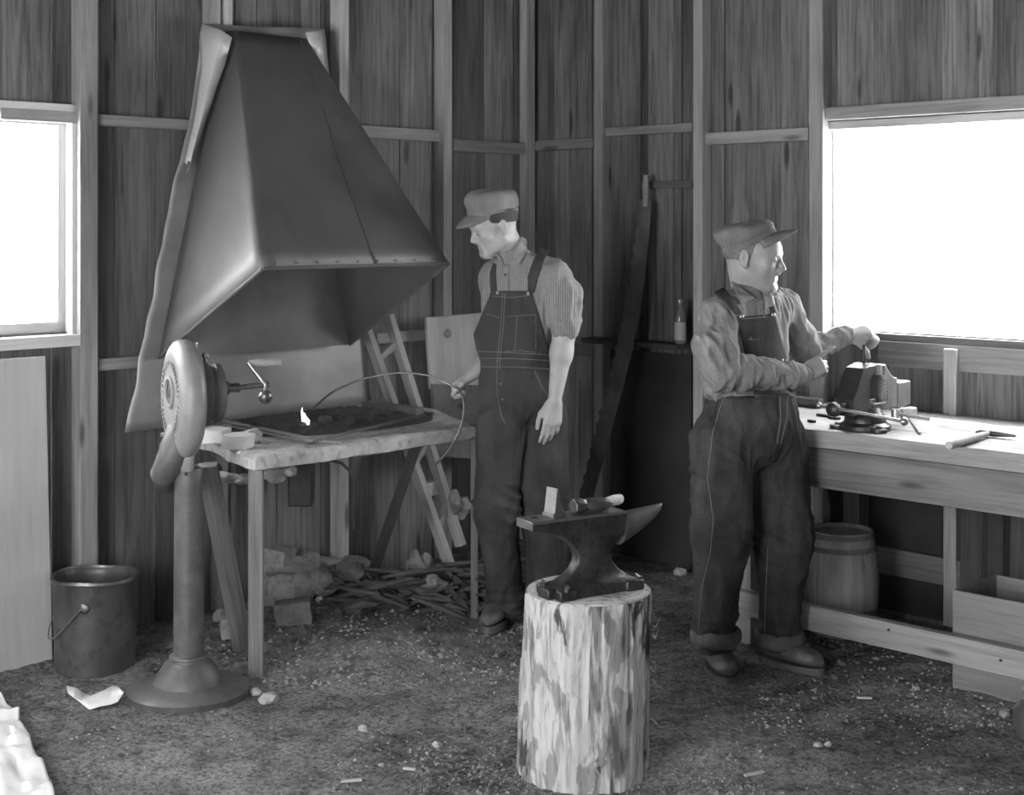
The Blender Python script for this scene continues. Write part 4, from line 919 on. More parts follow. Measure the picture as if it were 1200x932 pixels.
# ================================================================== PEOPLE (each body one continuous implicit surface)
from mathutils.bvhtree import BVHTree
class Field:
    def __init__(s, lo, hi, h):
        s.lo = np.array(lo, float); s.h = h; s.n = np.ceil((np.array(hi)-s.lo)/h).astype(int)+1
        s.d = np.full(s.n, .5, np.float32)
    def _sub(s, lo, hi):
        a = np.clip(np.floor((np.array(lo)-s.lo)/s.h).astype(int), 0, s.n); b = np.clip(np.ceil((np.array(hi)-s.lo)/s.h).astype(int)+1, 0, s.n)
        if (b <= a).any(): return None
        ax = [(s.lo[i]+s.h*np.arange(a[i], b[i])).astype(np.float32) for i in range(3)]
        return tuple(slice(a[i], b[i]) for i in range(3)), ax[0][:,None,None], ax[1][None,:,None], ax[2][None,None,:]
    def _mix(s, sl, d, k, op):
        D = s.d[sl]
        if op == 'add':
            if k > 0: h = np.maximum(k-np.abs(D-d), 0)/k; D[...] = np.minimum(D, d)-h*h*k*.25
            else: D[...] = np.minimum(D, d)
        else:
            d = -d
            if k > 0: h = np.maximum(k-np.abs(D-d), 0)/k; D[...] = np.maximum(D, d)+h*h*k*.25
            else: D[...] = np.maximum(D, d)
    def cone(s, a, b, ra, rb, k=.01, sq=None, op='add'):
        a = np.array(a, float); b = np.array(b, float); m = max(ra, rb)*1.05+k+.03
        r = s._sub(np.minimum(a, b)-m, np.maximum(a, b)+m)
        if r is None: return s
        sl, X, Y, Z = r; px, py, pz = X-a[0], Y-a[1], Z-a[2]; ab = b-a
        if sq is not None:
            w_, f = np.array(sq[0], float), sq[1]; w_ = w_/np.linalg.norm(w_); g = 1/f-1
            q = (px*w_[0]+py*w_[1]+pz*w_[2])*g; px, py, pz = px+q*w_[0], py+q*w_[1], pz+q*w_[2]; ab = ab+w_*(ab@w_)*g
        L = max(ab@ab, 1e-9); t = np.clip((px*ab[0]+py*ab[1]+pz*ab[2])/L, 0, 1)
        d = np.sqrt((px-t*ab[0])**2+(py-t*ab[1])**2+(pz-t*ab[2])**2)-(ra+(rb-ra)*t)
        if sq is not None: d = d*(.5+.5*sq[1])
        s._mix(sl, d.astype(np.float32), k, op); return s
    def ell(s, c, r, M=None, k=.01, op='add'):
        """ellipsoid; M: 3x3 with local axes as columns"""
        c = np.array(c, float); m = max(r)+k+.02; q = s._sub(c-m, c+m)
        if q is None: return s
        sl, X, Y, Z = q; p = (X-c[0], Y-c[1], Z-c[2])
        if M is not None: M = np.array(M, float); p = tuple(p[0]*M[0,i]+p[1]*M[1,i]+p[2]*M[2,i] for i in range(3))
        k0 = np.sqrt((p[0]/r[0])**2+(p[1]/r[1])**2+(p[2]/r[2])**2)+1e-9; k1 = np.sqrt((p[0]/r[0]**2)**2+(p[1]/r[1]**2)**2+(p[2]/r[2]**2)**2)+1e-9
        s._mix(sl, (k0*(k0-1)/k1).astype(np.float32), k, op); return s
    def cut(s, p, n):      # remove everything on the side n points to
        p = np.array(p, float); n = np.array(n, float); n /= np.linalg.norm(n)
        ax = [(s.lo[i]+s.h*np.arange(s.n[i])).astype(np.float32) for i in range(3)]
        d = (ax[0][:,None,None]-p[0])*n[0]+(ax[1][None,:,None]-p[1])*n[1]+(ax[2][None,None,:]-p[2])*n[2]
        np.maximum(s.d, d, out=s.d); return s
    def mesh(s, name, mat, parent=None, smooth_it=2, fold=None):
        D = s.d; ins = D < 0
        c = [ins[i:ins.shape[0]-1+i, j:ins.shape[1]-1+j, k:ins.shape[2]-1+k] for i in (0,1) for j in (0,1) for k in (0,1)]
        anyi = np.zeros_like(c[0]); alli = np.ones_like(c[0])
        for q in c: anyi |= q; alli &= q
        act = anyi & ~alli; I, J_, K = np.nonzero(act); n = len(I); idx = np.full(act.shape, -1, np.int32); idx[I, J_, K] = np.arange(n)
        pos = np.zeros((n, 3)); cnt = np.zeros(n); base = np.stack([I, J_, K], 1)
        corners = [(0,0,0),(1,0,0),(0,1,0),(1,1,0),(0,0,1),(1,0,1),(0,1,1),(1,1,1)]
        V = {q: D[I+q[0], J_+q[1], K+q[2]] for q in corners}
        for a in corners:
            for ax in range(3):
                if a[ax]: continue
                b = list(a); b[ax] = 1; b = tuple(b); va, vb = V[a], V[b]; m = (va < 0) != (vb < 0)
                t = va[m]/(va[m]-vb[m]); p = np.array(a, float)[None,:]+t[:,None]*(np.array(b)-np.array(a))[None,:]
                pos[m] += p; cnt[m] += 1
        verts = (base+pos/cnt[:,None])*s.h+s.lo
        faces = []
        for ax in range(3):
            u, v = (ax+1) % 3, (ax+2) % 3
            sa = [slice(None)]*3; sb = [slice(None)]*3; sa[ax] = slice(0,-1); sb[ax] = slice(1,None)
            A_, B_ = ins[tuple(sa)], ins[tuple(sb)]; e = A_ != B_; G = np.stack(np.nonzero(e), 1)
            G = G[(G[:,u] > 0) & (G[:,v] > 0) & (G[:,u] < act.shape[u]) & (G[:,v] < act.shape[v])]
            flip = ~A_[G[:,0], G[:,1], G[:,2]]
            def at(du, dv): q = G.copy(); q[:,u] -= du; q[:,v] -= dv; return idx[q[:,0], q[:,1], q[:,2]]
            Q = np.stack([at(1,1), at(0,1), at(0,0), at(1,0)], 1); Q[flip] = Q[flip][:, ::-1]; faces.append(Q)
        faces = np.concatenate(faces); faces = faces[(faces >= 0).all(1)]
        # smoothing
        E = np.concatenate([faces[:,[i,(i+1)%4]] for i in range(4)])
        for it in range(smooth_it):
            acc = np.zeros_like(verts); cn = np.zeros(n); np.add.at(acc, E[:,0], verts[E[:,1]]); np.add.at(cn, E[:,0], 1); np.add.at(acc, E[:,1], verts[E[:,0]]); np.add.at(cn, E[:,1], 1)
            ok = cn > 0; verts[ok] = verts[ok]*.4+.6*acc[ok]/cn[ok][:,None]
        if fold is not None:
            fn = np.cross(verts[faces[:,2]]-verts[faces[:,0]], verts[faces[:,3]]-verts[faces[:,1]]); nr = np.zeros_like(verts)
            for i in range(4): np.add.at(nr, faces[:,i], fn)
            nr /= np.linalg.norm(nr, axis=1)[:,None]+1e-12
            verts = verts+nr*np.array([fold(Vector(p)) for p in verts])[:,None]
        me = bpy.data.meshes.new(name); me.vertices.add(n); me.vertices.foreach_set('co', verts.astype(np.float32).ravel())
        me.loops.add(len(faces)*4); me.loops.foreach_set('vertex_index', faces.astype(np.int32).ravel())
        me.polygons.add(len(faces)); me.polygons.foreach_set('loop_start', np.arange(0, len(faces)*4, 4, dtype=np.int32))
        me.polygons.foreach_set('use_smooth', np.ones(len(faces), bool)); me.update(calc_edges=True); me.validate()
        o = mesh_obj(name, me, mat, parent); o['_tree'] = 0
        trees[o.name] = BVHTree.FromPolygons([tuple(v) for v in verts], [tuple(f) for f in faces.tolist()]); del o['_tree']
        return o
trees = {}
def N3(v): v = Vector(v); return v.normalized()
def basis(f, up, ):
    """columns: right, forward, up (orthonormal)"""
    f = N3(f); r = f.cross(Vector(up)).normalized(); u = r.cross(f); return r, f, u
def head(F_, O, f, up, s=1.0, neck=None, nr=.058):
    r, f, u = basis(f, up); M = [[r[i], f[i], u[i]] for i in range(3)]
    L = lambda x, y, z: O+(r*x+f*y+u*z)*s
    E_ = lambda c, q, k=.012, op='add': F_.ell(L(*c), [t*s for t in q], M, k*s, op)
    E_((0,-.018,.035), (.075,.097,.082)); E_((0,.028,-.030), (.058,.064,.072), .03); E_((0,.04,.03), (.062,.055,.055), .02)
    for sx in (-1, 1):
        F_.cone(L(sx*.055,.0,-.050), L(sx*.018,.066,-.095), .018*s, .017*s, .03*s)
        E_((sx*.042,.062,-.018), (.020,.020,.020), .02)
    F_.cone(L(-.012,.074,-.094), L(.012,.074,-.094), .017*s, .017*s, .02*s)
    F_.cone(L(-.034,.080,.022), L(.034,.080,.022), .010*s, .010*s, .014*s)
    for sx in (-1, 1): E_((sx*.031,.097,.003), (.016,.014,.011), .010, 'sub'); E_((sx*.031,.078,.001), (.0145,.0125,.0115), .003)
    F_.cone(L(0,.086,.014), L(0,.107,-.024), .0075*s, .0105*s, .010*s)
    for sx in (-1, 1): E_((sx*.010,.098,-.030), (.008,.009,.007), .006)
    F_.cone(L(-.008,.094,-.040), L(.008,.094,-.040), .005*s, .005*s, .01*s)
    F_.cone(L(-.018,.0815,-.058), L(.018,.0815,-.058), .0065*s, .0065*s, .010*s, op='add'); F_.cone(L(-.016,.080,-.070), L(.016,.080,-.070), .007*s, .007*s, .010*s)
    F_.cone(L(-.022,.093,-.0640), L(.022,.093,-.0640), .0022*s, .0022*s, .003*s, op='sub')
    F_.cone(L(-.014,.088,-.080), L(.014,.088,-.080), .004*s, .004*s, .008*s, op='sub')
    for sx in (-1, 1):
        E_((sx*.078,-.012,-.004), (.0075,.018,.031), .006); E_((sx*.086,-.006,-.0), (.006,.009,.018), .003, 'sub'); E_((sx*.077,-.004,-.028), (.007,.009,.009), .005)
    if neck is not None: F_.cone(L(0,-.030,-.045), neck, nr*.96, nr*1.05, .03)
    return L, (r, f, u), M
def hand(F_, W, d, n, right, curls, thumb, s=1.0, spread=.0, arm_r=.03):
    """W wrist, d finger direction, n back of the hand, curls: 4 x (knuckle, middle, end) in degrees; thumb: list of 3 local (s,d,n) directions"""
    d = N3(d); n = Vector(n); n = (n-d*n.dot(d)).normalized(); sd_ = n.cross(d) if right else d.cross(n)
    Lc = lambda a, b, c: W+(sd_*a+d*b+n*c)*s
    for a, b in ((.026,.088),(.008,.092),(-.011,.088),(-.028,.080)): F_.cone(Lc(a*.55,.012,0), Lc(a,b,.002), .0150*s, .0125*s, .016*s)
    F_.cone(Lc(.018,.02,-.006), Lc(.030,.058,-.008), .016*s, .014*s, .016*s)
    F_.cone(Lc(-.02,.02,-.006), Lc(-.026,.06,-.006), .013*s, .012*s, .012*s)
    lens = ((.043,.026,.021),(.047,.030,.022),(.043,.028,.021),(.034,.021,.019)); tips = []
    for i, (a, b) in enumerate(((.028,.090),(.0095,.095),(-.010,.091),(-.028,.082))):
        p = Lc(a, b, .002); ang = 0; fa = (1.5-i)*spread; rad = (.0094,.0096,.0092,.0082)[i]*s
        for j in range(3):
            ang += math.radians(curls[i][j]); dr = (d*math.cos(ang)-n*math.sin(ang)+sd_*fa*math.cos(ang)).normalized(); q = p+dr*lens[i][j]*s
            F_.cone(p, q, rad*(1-.07*j), rad*(.95-.09*j), .0035*s if j else .008*s); p = q
        tips.append(p)
    p = Lc(.022,.022,-.008); tr_ = (.0155,.0120,.0105,.0088)
    for j, (t, L_) in enumerate(zip(thumb, (.044,.034,.027))):
        q = p+(sd_*t[0]+d*t[1]+n*t[2]).normalized()*L_*s; F_.cone(p, q, tr_[j]*s, tr_[j+1]*s, .012*s if j == 0 else .004*s); p = q
    return Lc, tips, p
def ray_at(names, px, py):
    o = Vector((0,0,EYE)); d = P(px, py, 1.0)-o; d.normalize(); best = None
    for nm in names:
        h = trees[nm].ray_cast(o, d)
        if h[0] is not None and (best is None or h[3] < best[1]): best = (h[0], h[3], h[1])
    return best
def on_surface(names, pts, off, prev=None):
    out = []; o = Vector((0,0,EYE)); dist = prev
    for x, y in pts:
        h = ray_at(names, x, y); d = (P(x, y, 1.0)-o).normalized()
        if h: dist = h[1]
        out.append(None if dist is None else o+d*(dist-off))
    first = next((q for q in out if q is not None), None)
    if first is None: return None
    fd = (first-o).length
    return [q if q is not None else o+(P(x, y, 1.0)-o).normalized()*fd for q, (x, y) in zip(out, pts)]
def resample(poly, n):
    L = [0]
    for a, b in zip(poly, poly[1:]): L.append(L[-1]+math.hypot(b[0]-a[0], b[1]-a[1]))
    out = []
    for i in range(n):
        t = L[-1]*i/(n-1); k = max(j for j in range(len(L)) if L[j] <= t+1e-9); k = min(k, len(poly)-2); f = (t-L[k])/max(L[k+1]-L[k], 1e-9)
        out.append((poly[k][0]+(poly[k+1][0]-poly[k][0])*f, poly[k][1]+(poly[k+1][1]-poly[k][1])*f))
    return out
def patch(name, names, left, right, mat, parent, off=.006, th=.004, nu_=14, nv_=20, relax=2):
    """cloth piece laid on the body between two outlines traced in the photo; real thickness"""
    A_, B_ = resample(left, nv_), resample(right, nv_); g = []
    for a, b in zip(A_, B_):
        g.append(on_surface(names, [(a[0]+(b[0]-a[0])*i/(nu_-1), a[1]+(b[1]-a[1])*i/(nu_-1)) for i in range(nu_)], off))
    o_ = Vector((0,0,EYE)); ok = [j for j in range(nv_) if g[j] is not None]
    for j in range(nv_):
        if g[j] is None:
            k = min(ok, key=lambda q: abs(q-j)); a, b = A_[j], B_[j]
            g[j] = [o_+(P(a[0]+(b[0]-a[0])*i/(nu_-1), a[1]+(b[1]-a[1])*i/(nu_-1), 1.0)-o_).normalized()*(g[k][i]-o_).length for i in range(nu_)]
    D_ = [[(p-o_).length for p in r] for r in g]
    for _ in range(relax):
        D2 = [r[:] for r in D_]
        for j in range(nv_):
            for i in range(nu_):
                nb = [D_[jj][ii] for jj, ii in ((j-1,i),(j+1,i),(j,i-1),(j,i+1)) if 0 <= jj < nv_ and 0 <= ii < nu_]; D2[j][i] = min(D_[j][i], .5*D_[j][i]+.5*sum(nb)/len(nb))
        D_ = D2
    m = MB(); v = [[m._v(o_+(g[j][i]-o_).normalized()*D_[j][i]) for i in range(nu_)] for j in range(nv_)]
    for j in range(nv_-1):
        for i in range(nu_-1): m.face([v[j][i], v[j][i+1], v[j+1][i+1], v[j+1][i]])
    o = m.build(name, mat, parent, smooth=70)
    trees[o.name] = BVHTree.FromBMesh(_bm_of(o))
    sm = o.modifiers.new('solid', 'SOLIDIFY'); sm.thickness = th; sm.offset = -1 if False else 0
    return o
def _bm_of(o): b = bmesh.new(); b.from_mesh(o.data); return b
def stitch(name, names, lines, mat, parent, r=.0011, off=.0035):
    m = MB()
    for l in lines:
        n = max(3, int(sum(math.hypot(b[0]-a[0], b[1]-a[1]) for a, b in zip(l, l[1:]))/2.2))
        m.tube(on_surface(names, resample(l, n), off), r, 5)
    return m.build(name, mat, parent)
def button(name, names, pts, r, mat, parent, off=.006):
    for x, y in pts:
        p = on_surface(names, [(x, y)], off)[0]; m = MB(); m.blob(p, (r, r*.6, r), 0, 0, 2); m.build(name, mat, parent)
def shoe(name, toe, heel, mat, parent, h=.075, wdt=.048):
    """low work boot from heel to toe, on the ground"""
    d = (toe-heel); L = d.length; d.normalize(); s_ = UP.cross(d)
    m = MB(); rings = []
    for i in range(15):
        t = i/14; x = L*t; w_ = wdt*(.72+.34*math.sin(math.pi*min(1, t*1.05)**1.4) if t < .97 else .5)*(1 if t > .04 else .8); hh = h*(1.05 if t < .35 else 1.05-.55*((t-.35)/.65)**.7)
        if t > .9: w_ *= [.86,.60,.30][min(2, int((t-.9)/.1*2.99))]; hh *= [.95,.8,.5][min(2, int((t-.9)/.1*2.99))]
        n = 16; ring = []
        for k in range(n):
            a = 2*math.pi*k/n; cx_, cz = math.cos(a), math.sin(a); cx_ = math.copysign(abs(cx_)**.75, cx_); cz = math.copysign(abs(cz)**.7, cz)
            ring.append(heel+d*x+s_*cx_*w_*(1 if cz < .2 else .85)+UP*(.018+hh*.5+cz*hh*.5))
        rings.append(ring)
    m.loft(rings); o = m.build(name, mat, parent, smooth=50); o.modifiers.new('sub', 'SUBSURF').render_levels = 1
    m = MB(); rings = []
    for zz, g_ in ((-.012,1.0),(.012,1.02),(.016,.98)):
        ring = []
        for k in range(28):
            a = 2*math.pi*k/28; x = L*(.5+.5*math.cos(a)*1.0); t = min(1, max(0, x/L)); ring.append(heel+d*x+s_*math.sin(a)*wdt*1.1*(.85+.2*t)*g_+UP*zz)
        rings.append(ring)
    m.loft(rings); m.build('sole', mat, o, smooth=40)
    return o
def cap_hat(parent, c, up, fwd, rx, ry, h, mat, seed, visor_len=.07, vis_dir=None, slump=(0,0), vang=62, vdroop=.02, level=0):
    """soft engineer cap: band, gathered crown with seams, curved visor"""
    u = N3(up); f = Vector(fwd); f = (f-u*f.dot(u)).normalized(); r = f.cross(u)
    m = MB(); rings = []; n = 64
    prof_ = [(1.0,0),(1.01,.02),(1.01,.22),(1.0,.25),(1.04,.32),(1.085,.48),(1.10,.62),(1.07,.76),(.99,.88),(.86,.96),(.66,1.02),(.35,1.03),(.02,1.02)]
    for k_, z in prof_:
        ring = []
        for i in range(n):
            a = 2*math.pi*i/n; wv = 1+(.018*math.sin(a*8+seed)*(z > .3)*(z < 1.01)+.05*noise.noise(Vector((math.cos(a)*2, math.sin(a)*2, z*3+seed)))*(z > .28))
            p = c+r*math.cos(a)*rx*k_*wv+f*math.sin(a)*ry*k_*wv+u*(h*z+.010*noise.noise(Vector((math.cos(a)*1.5+seed, math.sin(a)*1.5, z)))*(z > .5))
            p += (f*slump[0]+r*slump[1])*z*h-u*level*math.sin(a)*ry*k_*z
            ring.append(p)
        rings.append(ring)
    m.loft(rings, cap=True); cap_ = m.build('cap', mat, parent, smooth=70)
    m = MB(); rings = []
    for z, k_ in ((.0,1.025),(.02,1.035),(.20,1.035),(.23,1.02)): rings.append([c+r*math.cos(2*math.pi*i/n)*rx*k_+f*math.sin(2*math.pi*i/n)*ry*k_+u*h*z for i in range(n)])
    m.loft(rings, cap=False); m.build('band', mat, cap_, smooth=50)
    m = MB(); vd = N3(vis_dir) if vis_dir is not None else f; g = []
    for j in range(9):
        t = j/8; row = []
        for i in range(25):
            a = math.radians(90-vang+2*vang*i/24); e = math.sin(math.pi*i/24)**.55
            p = c+r*math.cos(a)*rx*1.02+f*math.sin(a)*ry*1.02+u*h*.06+vd*visor_len*t*e-u*vdroop*(1-math.sin(math.pi*i/24))*t-u*.012*t*t
            row.append(m._v(p))
        g.append(row)
    for j in range(8):
        for i in range(24): m.face([g[j][i], g[j][i+1], g[j+1][i+1], g[j+1][i]])
    vz = m.build('visor', mat, cap_, smooth=70); sm = vz.modifiers.new('solid', 'SOLIDIFY'); sm.thickness = .0035; sm.offset = 0
    m = MB(); q = []
    for k in range(9):
        a = math.pi*k/8; q.append(c+f*math.cos(a)*ry*1.0+u*(h*(.3+.74*math.sin(a)**.35))+(f*slump[0]+r*slump[1])*h*.9*math.sin(a))
    if level == 0: m.tube(q, .0022, 6); m.build('seam', mat, cap_)
    return cap_
def collar_stand(parent, a, b, r0, r1, top_p, top_n, mat, split=None):
    lo = Vector([min(a[i], b[i])-.12 for i in range(3)]); hi = Vector([max(a[i], b[i])+.12 for i in range(3)])
    F_ = Field(tuple(lo), tuple(hi), .0030); F_.cone(a, b, r0+.006, r1+.006, 0)
    e = (b-a)*.6; F_.cone(a-e, b+e, r0-.001, r1-.001, 0, op='sub'); F_.cut(top_p, top_n); F_.cut(a-(b-a)*.3, a-b)
    if split is not None: F_.ell(split, (.022,.022,.05), None, 0, 'sub')
    return F_.mesh('collar_stand', mat, parent, 1)
# ---- cloth and skin
def skin_mat(name, base, spec=.35):
    m, nt, b, o = new_mat(name); v = coords(nt); n1 = noise_t(nt, v, 22, 4, .6); nt.links.new(mul(nt, ramp(nt, n1, [(.3,.86),(.7,1.06)]), base), b.inputs['Base Color'])
    b.inputs['Roughness'].default_value = .5; b.inputs['Specular IOR Level'].default_value = spec; b.inputs['Subsurface Weight'].default_value = 0
    bump(nt, b, noise_t(nt, v, 160, 3, .6), .15, .002); return m
def cloth_mat(name, base, var=.2, fade=None, stripe=None):
    m, nt, b, o = new_mat(name); v = coords(nt); n1 = noise_t(nt, v, 7, 5, .6); n2 = noise_t(nt, v, 260, 2, .5); n3 = noise_t(nt, coords(nt, (1,1,.25)), 26, 4, .6)
    c = mul(nt, mul(nt, ramp(nt, n1, [(.3,1-var),(.7,1+var)]), ramp(nt, n2, [(.35,.8),(.65,1.15)])), ramp(nt, n3, [(.35,1-var*.6),(.65,1.05)]))
    if stripe:
        wv_ = N(nt, 'TexWave', wave_type='BANDS', bands_direction='X', i_Scale=stripe, i_Distortion=.6); nt.links.new(v, wv_.inputs['Vector']); c = mul(nt, c, ramp(nt, wv_.outputs[0], [(.2,.72),(.5,1.08)]))
    nt.links.new(mul(nt, c, base), b.inputs['Base Color']); b.inputs['Roughness'].default_value = .88; b.inputs['Specular IOR Level'].default_value = .15
    bump(nt, b, n2, .35, .002); return m
M_skin1 = skin_mat('skin_light', .42); M_skin2 = skin_mat('skin_weathered', .30)
M_den1 = cloth_mat('denim', .050, .3); M_den2 = cloth_mat('faded_denim', .055, .35)
M_sh1 = cloth_mat('shirt_cloth', .27, .14, stripe=34); M_sh2 = cloth_mat('work_shirt_cloth', .21, .15)
M_cap1 = cloth_mat('cap_cloth', .22, .2, stripe=44); M_cap2 = cloth_mat('dark_cap_cloth', .17, .2, stripe=50)
M_hair = plain('hair', .03, .7, 0, .3, 60, .5); M_boot = plain('boot_leather', .11, .55, 0, .4, 18, .5); M_thr = plain('thread', .22, .8, 0, .1, 9, 0); M_eye = plain('eye', .03, .3, 0, .0, 9, 0)
def ridge(p, s, o=0):
    q = noise.noise(Vector((p.x*s[0]+o, p.y*s[1]+o*.7, p.z*s[2]+o*1.3))); return (1-abs(q)*2.4)
def bump_at(p, c, r): d = (p-c).length/r; return max(0, 1-d*d)
# ---- man at the forge
J = P
man1 = thing('person', Vector((.03, 5.9, 0)), 'man in bib overalls and cap at the forge, looking down, holding a thin rod', 'person')
fb = N3((-.25,-.97,0)); lt = N3((.97,-.25,0)); Mt = [[lt[i], fb[i], UP[i]] for i in range(3)]
O1 = J(578.5, 265, 5.90); f1 = N3((-.85,-.36,-.36)); up1 = N3((-.10,-.1,1))
nk1 = J(603, 303, 5.93)
Bf = Field((-.36, 5.50, -.02), (.34, 6.22, 1.79), .0036)
L1, ax1, HM1 = head(Bf, O1, f1, up1, 1.0, nk1, .056)
def torso(Fd, e, chest, waist, rc, rw, sh_l, sh_r, rs, neck, fb_):
    Fd.cone(chest, waist, rc+e, rw+e, .03, (fb_, .66)); Fd.cone(sh_l, sh_r, rs+e, rs+e, .05, (fb_, .9))
    for s_ in (sh_l, sh_r): Fd.cone(neck, s_, .045+e, .05+e, .04)
shL, shR = J(648,324,5.86), J(582,326,5.97); chest, waist = J(608,348,5.91), J(604,425,5.91)
torso(Bf, -.004, chest, waist, .138, .128, shL, shR, .044, nk1-UP*.035, fb)
Bf.ell(J(606,455,5.91), (.15,.10,.12), Mt, .03)
# arms
elL, wrL = J(661,392,5.83), J(650,470,5.79)
Bf.cone(shL, elL, .050, .043, .02); Bf.cone(elL, elL.lerp(wrL,.3), .044, .045, .02); Bf.cone(elL.lerp(wrL,.25), wrL, .045, .026, .02, (N3((0,1,0)), .85))
elR, wrR = J(586,404,6.05), J(555,438,5.93)
Bf.cone(shR, elR, .048, .041, .02); Bf.cone(elR, elR.lerp(wrR,.35), .041, .041, .02); Bf.cone(elR.lerp(wrR,.3), wrR, .041, .027, .02)
hand(Bf, wrL, (-.13,-.10,-1), (.22,-1,.05), False, ((12,20,12),(16,26,15),(20,28,16),(24,30,18)), ((.6,.9,-.25),(.12,1,-.25),(-.02,1,-.2)), 1.0, .03)
LcR, tipsR, thR = hand(Bf, wrR, (-.82,.18,-.55), (-.30,.20,.86), True, ((62,88,45),(66,90,48),(68,90,50),(70,90,50)), ((.75,.6,-.25),(.1,1,-.25),(-.15,1,-.35)), 1.0)
# legs inside the overalls
for h_, k_, a_ in ((J(588,480,5.91), J(584,590,5.89), J(592,712,5.91)), (J(634,480,5.9), J(636,590,5.88), J(640,712,5.9))): Bf.cone(h_, k_, .055, .045, .03); Bf.cone(k_, a_, .045, .036, .02)
body1 = Bf.mesh('body', M_skin1, man1, 2)
# shirt
Sf = Field((-.34, 5.52, .95), (.36, 6.24, 1.60), .0048)
torso(Sf, .012, chest, waist, .143, .133, shL, shR, .048, nk1-UP*.02, fb)
Sf.ell(J(600,398,5.89), (.148,.098,.12), Mt, .03)
cuL = J(662,377,5.83)
Sf.cone(shL, J(661,345,5.84), .066, .068, .02); Sf.cone(J(661,345,5.84), cuL, .068, .060, .02)
Sf.cone(J(663,376,5.83), J(662.5,384,5.83), .060, .058, .004)
cuR = shR.lerp(elR, 1.0); Sf.cone(shR, cuR, .062, .060, .02); Sf.cone(elR, elR.lerp(wrR,.10), .058, .054, .01)
Sf.cut(J(663,390,5.83), (0,0,-1)) if False else None
Sf.cut(J(600,436,5.9), (0,0,-1))
def fold1(p):
    k = bump_at(p, cuL+UP*.05, .14); a = .006*ridge(p, (16,16,5), 1)+.003*ridge(p, (30,30,12), 4)
    return a+k*.009*ridge(p, (34,20,7), 2)-.004
shirt1 = Sf.mesh('shirt', M_sh1, man1, 2, fold1)
# the hollow of the sleeve shows where the arm leaves it
m = MB(); rr = []
for k in range(3): pass
cdir = (wrL-elL).normalized()
def cuff(parent, c, d, r, h, mat, name='rolled_cuff', sx=1.0):
    M = frame(c, UP.cross(d) if abs(d.z) < .9 else Vector((1,0,0)).cross(d), z=d); m = MB(); m.M = M
    m.lathe([(r*.8,h*.5),(r*.97,h*.42),(r*1.05,h*.2),(r*1.07,-h*.1),(r*1.03,-h*.35),(r*.92,-h*.5),(r*.80,-h*.4)], 40, cap=False, sx=sx, fn=lambda q, a, z: q*(1)+Vector((.003*math.sin(5*a), .003*math.cos(4*a), .003*math.sin(3*a)))); return m.build(name, mat, parent, smooth=60)
cuff(shirt1, J(663.5,380,5.83), (cuL-shL).normalized(), .061, .035, M_sh1)
cuff(shirt1, elR.lerp(wrR,.12), (wrR-elR).normalized(), .052, .04, M_sh1)
# overalls
Of = Field((-.34, 5.56, .02), (.36, 6.16, 1.13), .0052)
Of.cone(J(603,402,5.90), J(605,428,5.91), .150, .146, .01, (fb, .68))
Of.ell(J(611,462,5.91), (.178,.128,.14), Mt, .05)
hL1, kL1, aL1 = J(587,492,5.90), J(581,592,5.88), J(593,716,5.90); hR1, kR1, aR1 = J(634,492,5.90), J(638,592,5.87), J(642,712,5.9)
hL1.y -= .05; kL1.y -= .04; hR1.y += .05; kR1.y += .04
Of.cone(hL1, kL1, .100, .086, .03); Of.cone(kL1, aL1, .086, .070, .03); Of.cone(hR1, kR1, .108, .098, .006); Of.cone(kR1, aR1, .098, .078, .006)
Of.cut(J(600,416,5.9), (-.25,0,1))
def foldt(ks, anks):
    def f(p):
        a = .009*ridge(p, (10,10,2.6), 3)+.004*ridge(p, (22,22,9), 7)
        for c in ks: k = bump_at(p, c, .18); a += k*.010*ridge(p+Vector((0,0,p.x*.5)), (7,7,20), 5)
        for c in anks: k = bump_at(p, c, .17); a += k*.014*ridge(p, (6,6,22), 9)
        return a-.006
    return f
over1 = Of.mesh('overalls', M_den1, man1, 2, foldt((kL1, kR1), (aL1, aR1)))
bodyset = [body1.name, shirt1.name]
bib1 = patch('bib', [shirt1.name, over1.name], [(576,341),(571,354),(565,368),(555,392),(558,408),(563,424)], [(622,341),(630,365),(639,395),(645,412),(650,428)], M_den1, over1, .007, .004, 26, 30)
wb1 = patch('waistband', [shirt1.name, over1.name, bib1.name], [(563,417),(563,431)], [(650,420),(650,434)], M_den1, over1, .006, .003, 26, 6)
all1 = [shirt1.name, over1.name, bib1.name, wb1.name]
patch('strap', [shirt1.name], [(578,309),(574,320),(575,342)], [(582,306),(581,318),(582,342)], M_den1, over1, .005, .003, 5, 14)
patch('strap', [shirt1.name], [(634,290),(626,303),(618,325),(619,343)], [(643,294),(637,306),(630,327),(626,343)], M_den1, over1, .005, .003, 7, 18)
pk = patch('bib_pocket', all1, [(594,370),(591,412)], [(628,369),(628,413)], M_den1, bib1, .005, .002, 16, 16)
al2 = all1+[pk.name]
stitch('stitching', al2, [[(578,347),(600,349),(621,346)], [(592,343),(590,380),(586,420),(585,433)], [(589,343),(587,380),(583,420),(582,433)], [(594,371),(628,369),(628,413)], [(591,412),(610,411),(628,413)], [(606,371),(603,411)], [(561,412),(590,413),(645,416)], [(564,420),(600,420),(648,423)], [(564,430),(600,430),(649,433)],
                                [(582,434),(583,465),(588,490),(593,497)], [(626,434),(636,455),(645,468)], [(570,368),(586,373)]], M_thr, over1)
button('button', al2, [(583,343),(619,344)], .0075, M_steel, over1); button('button', al2, [(583,423),(587,450),(589,468),(645,426)], .004, M_thr, over1, .004)
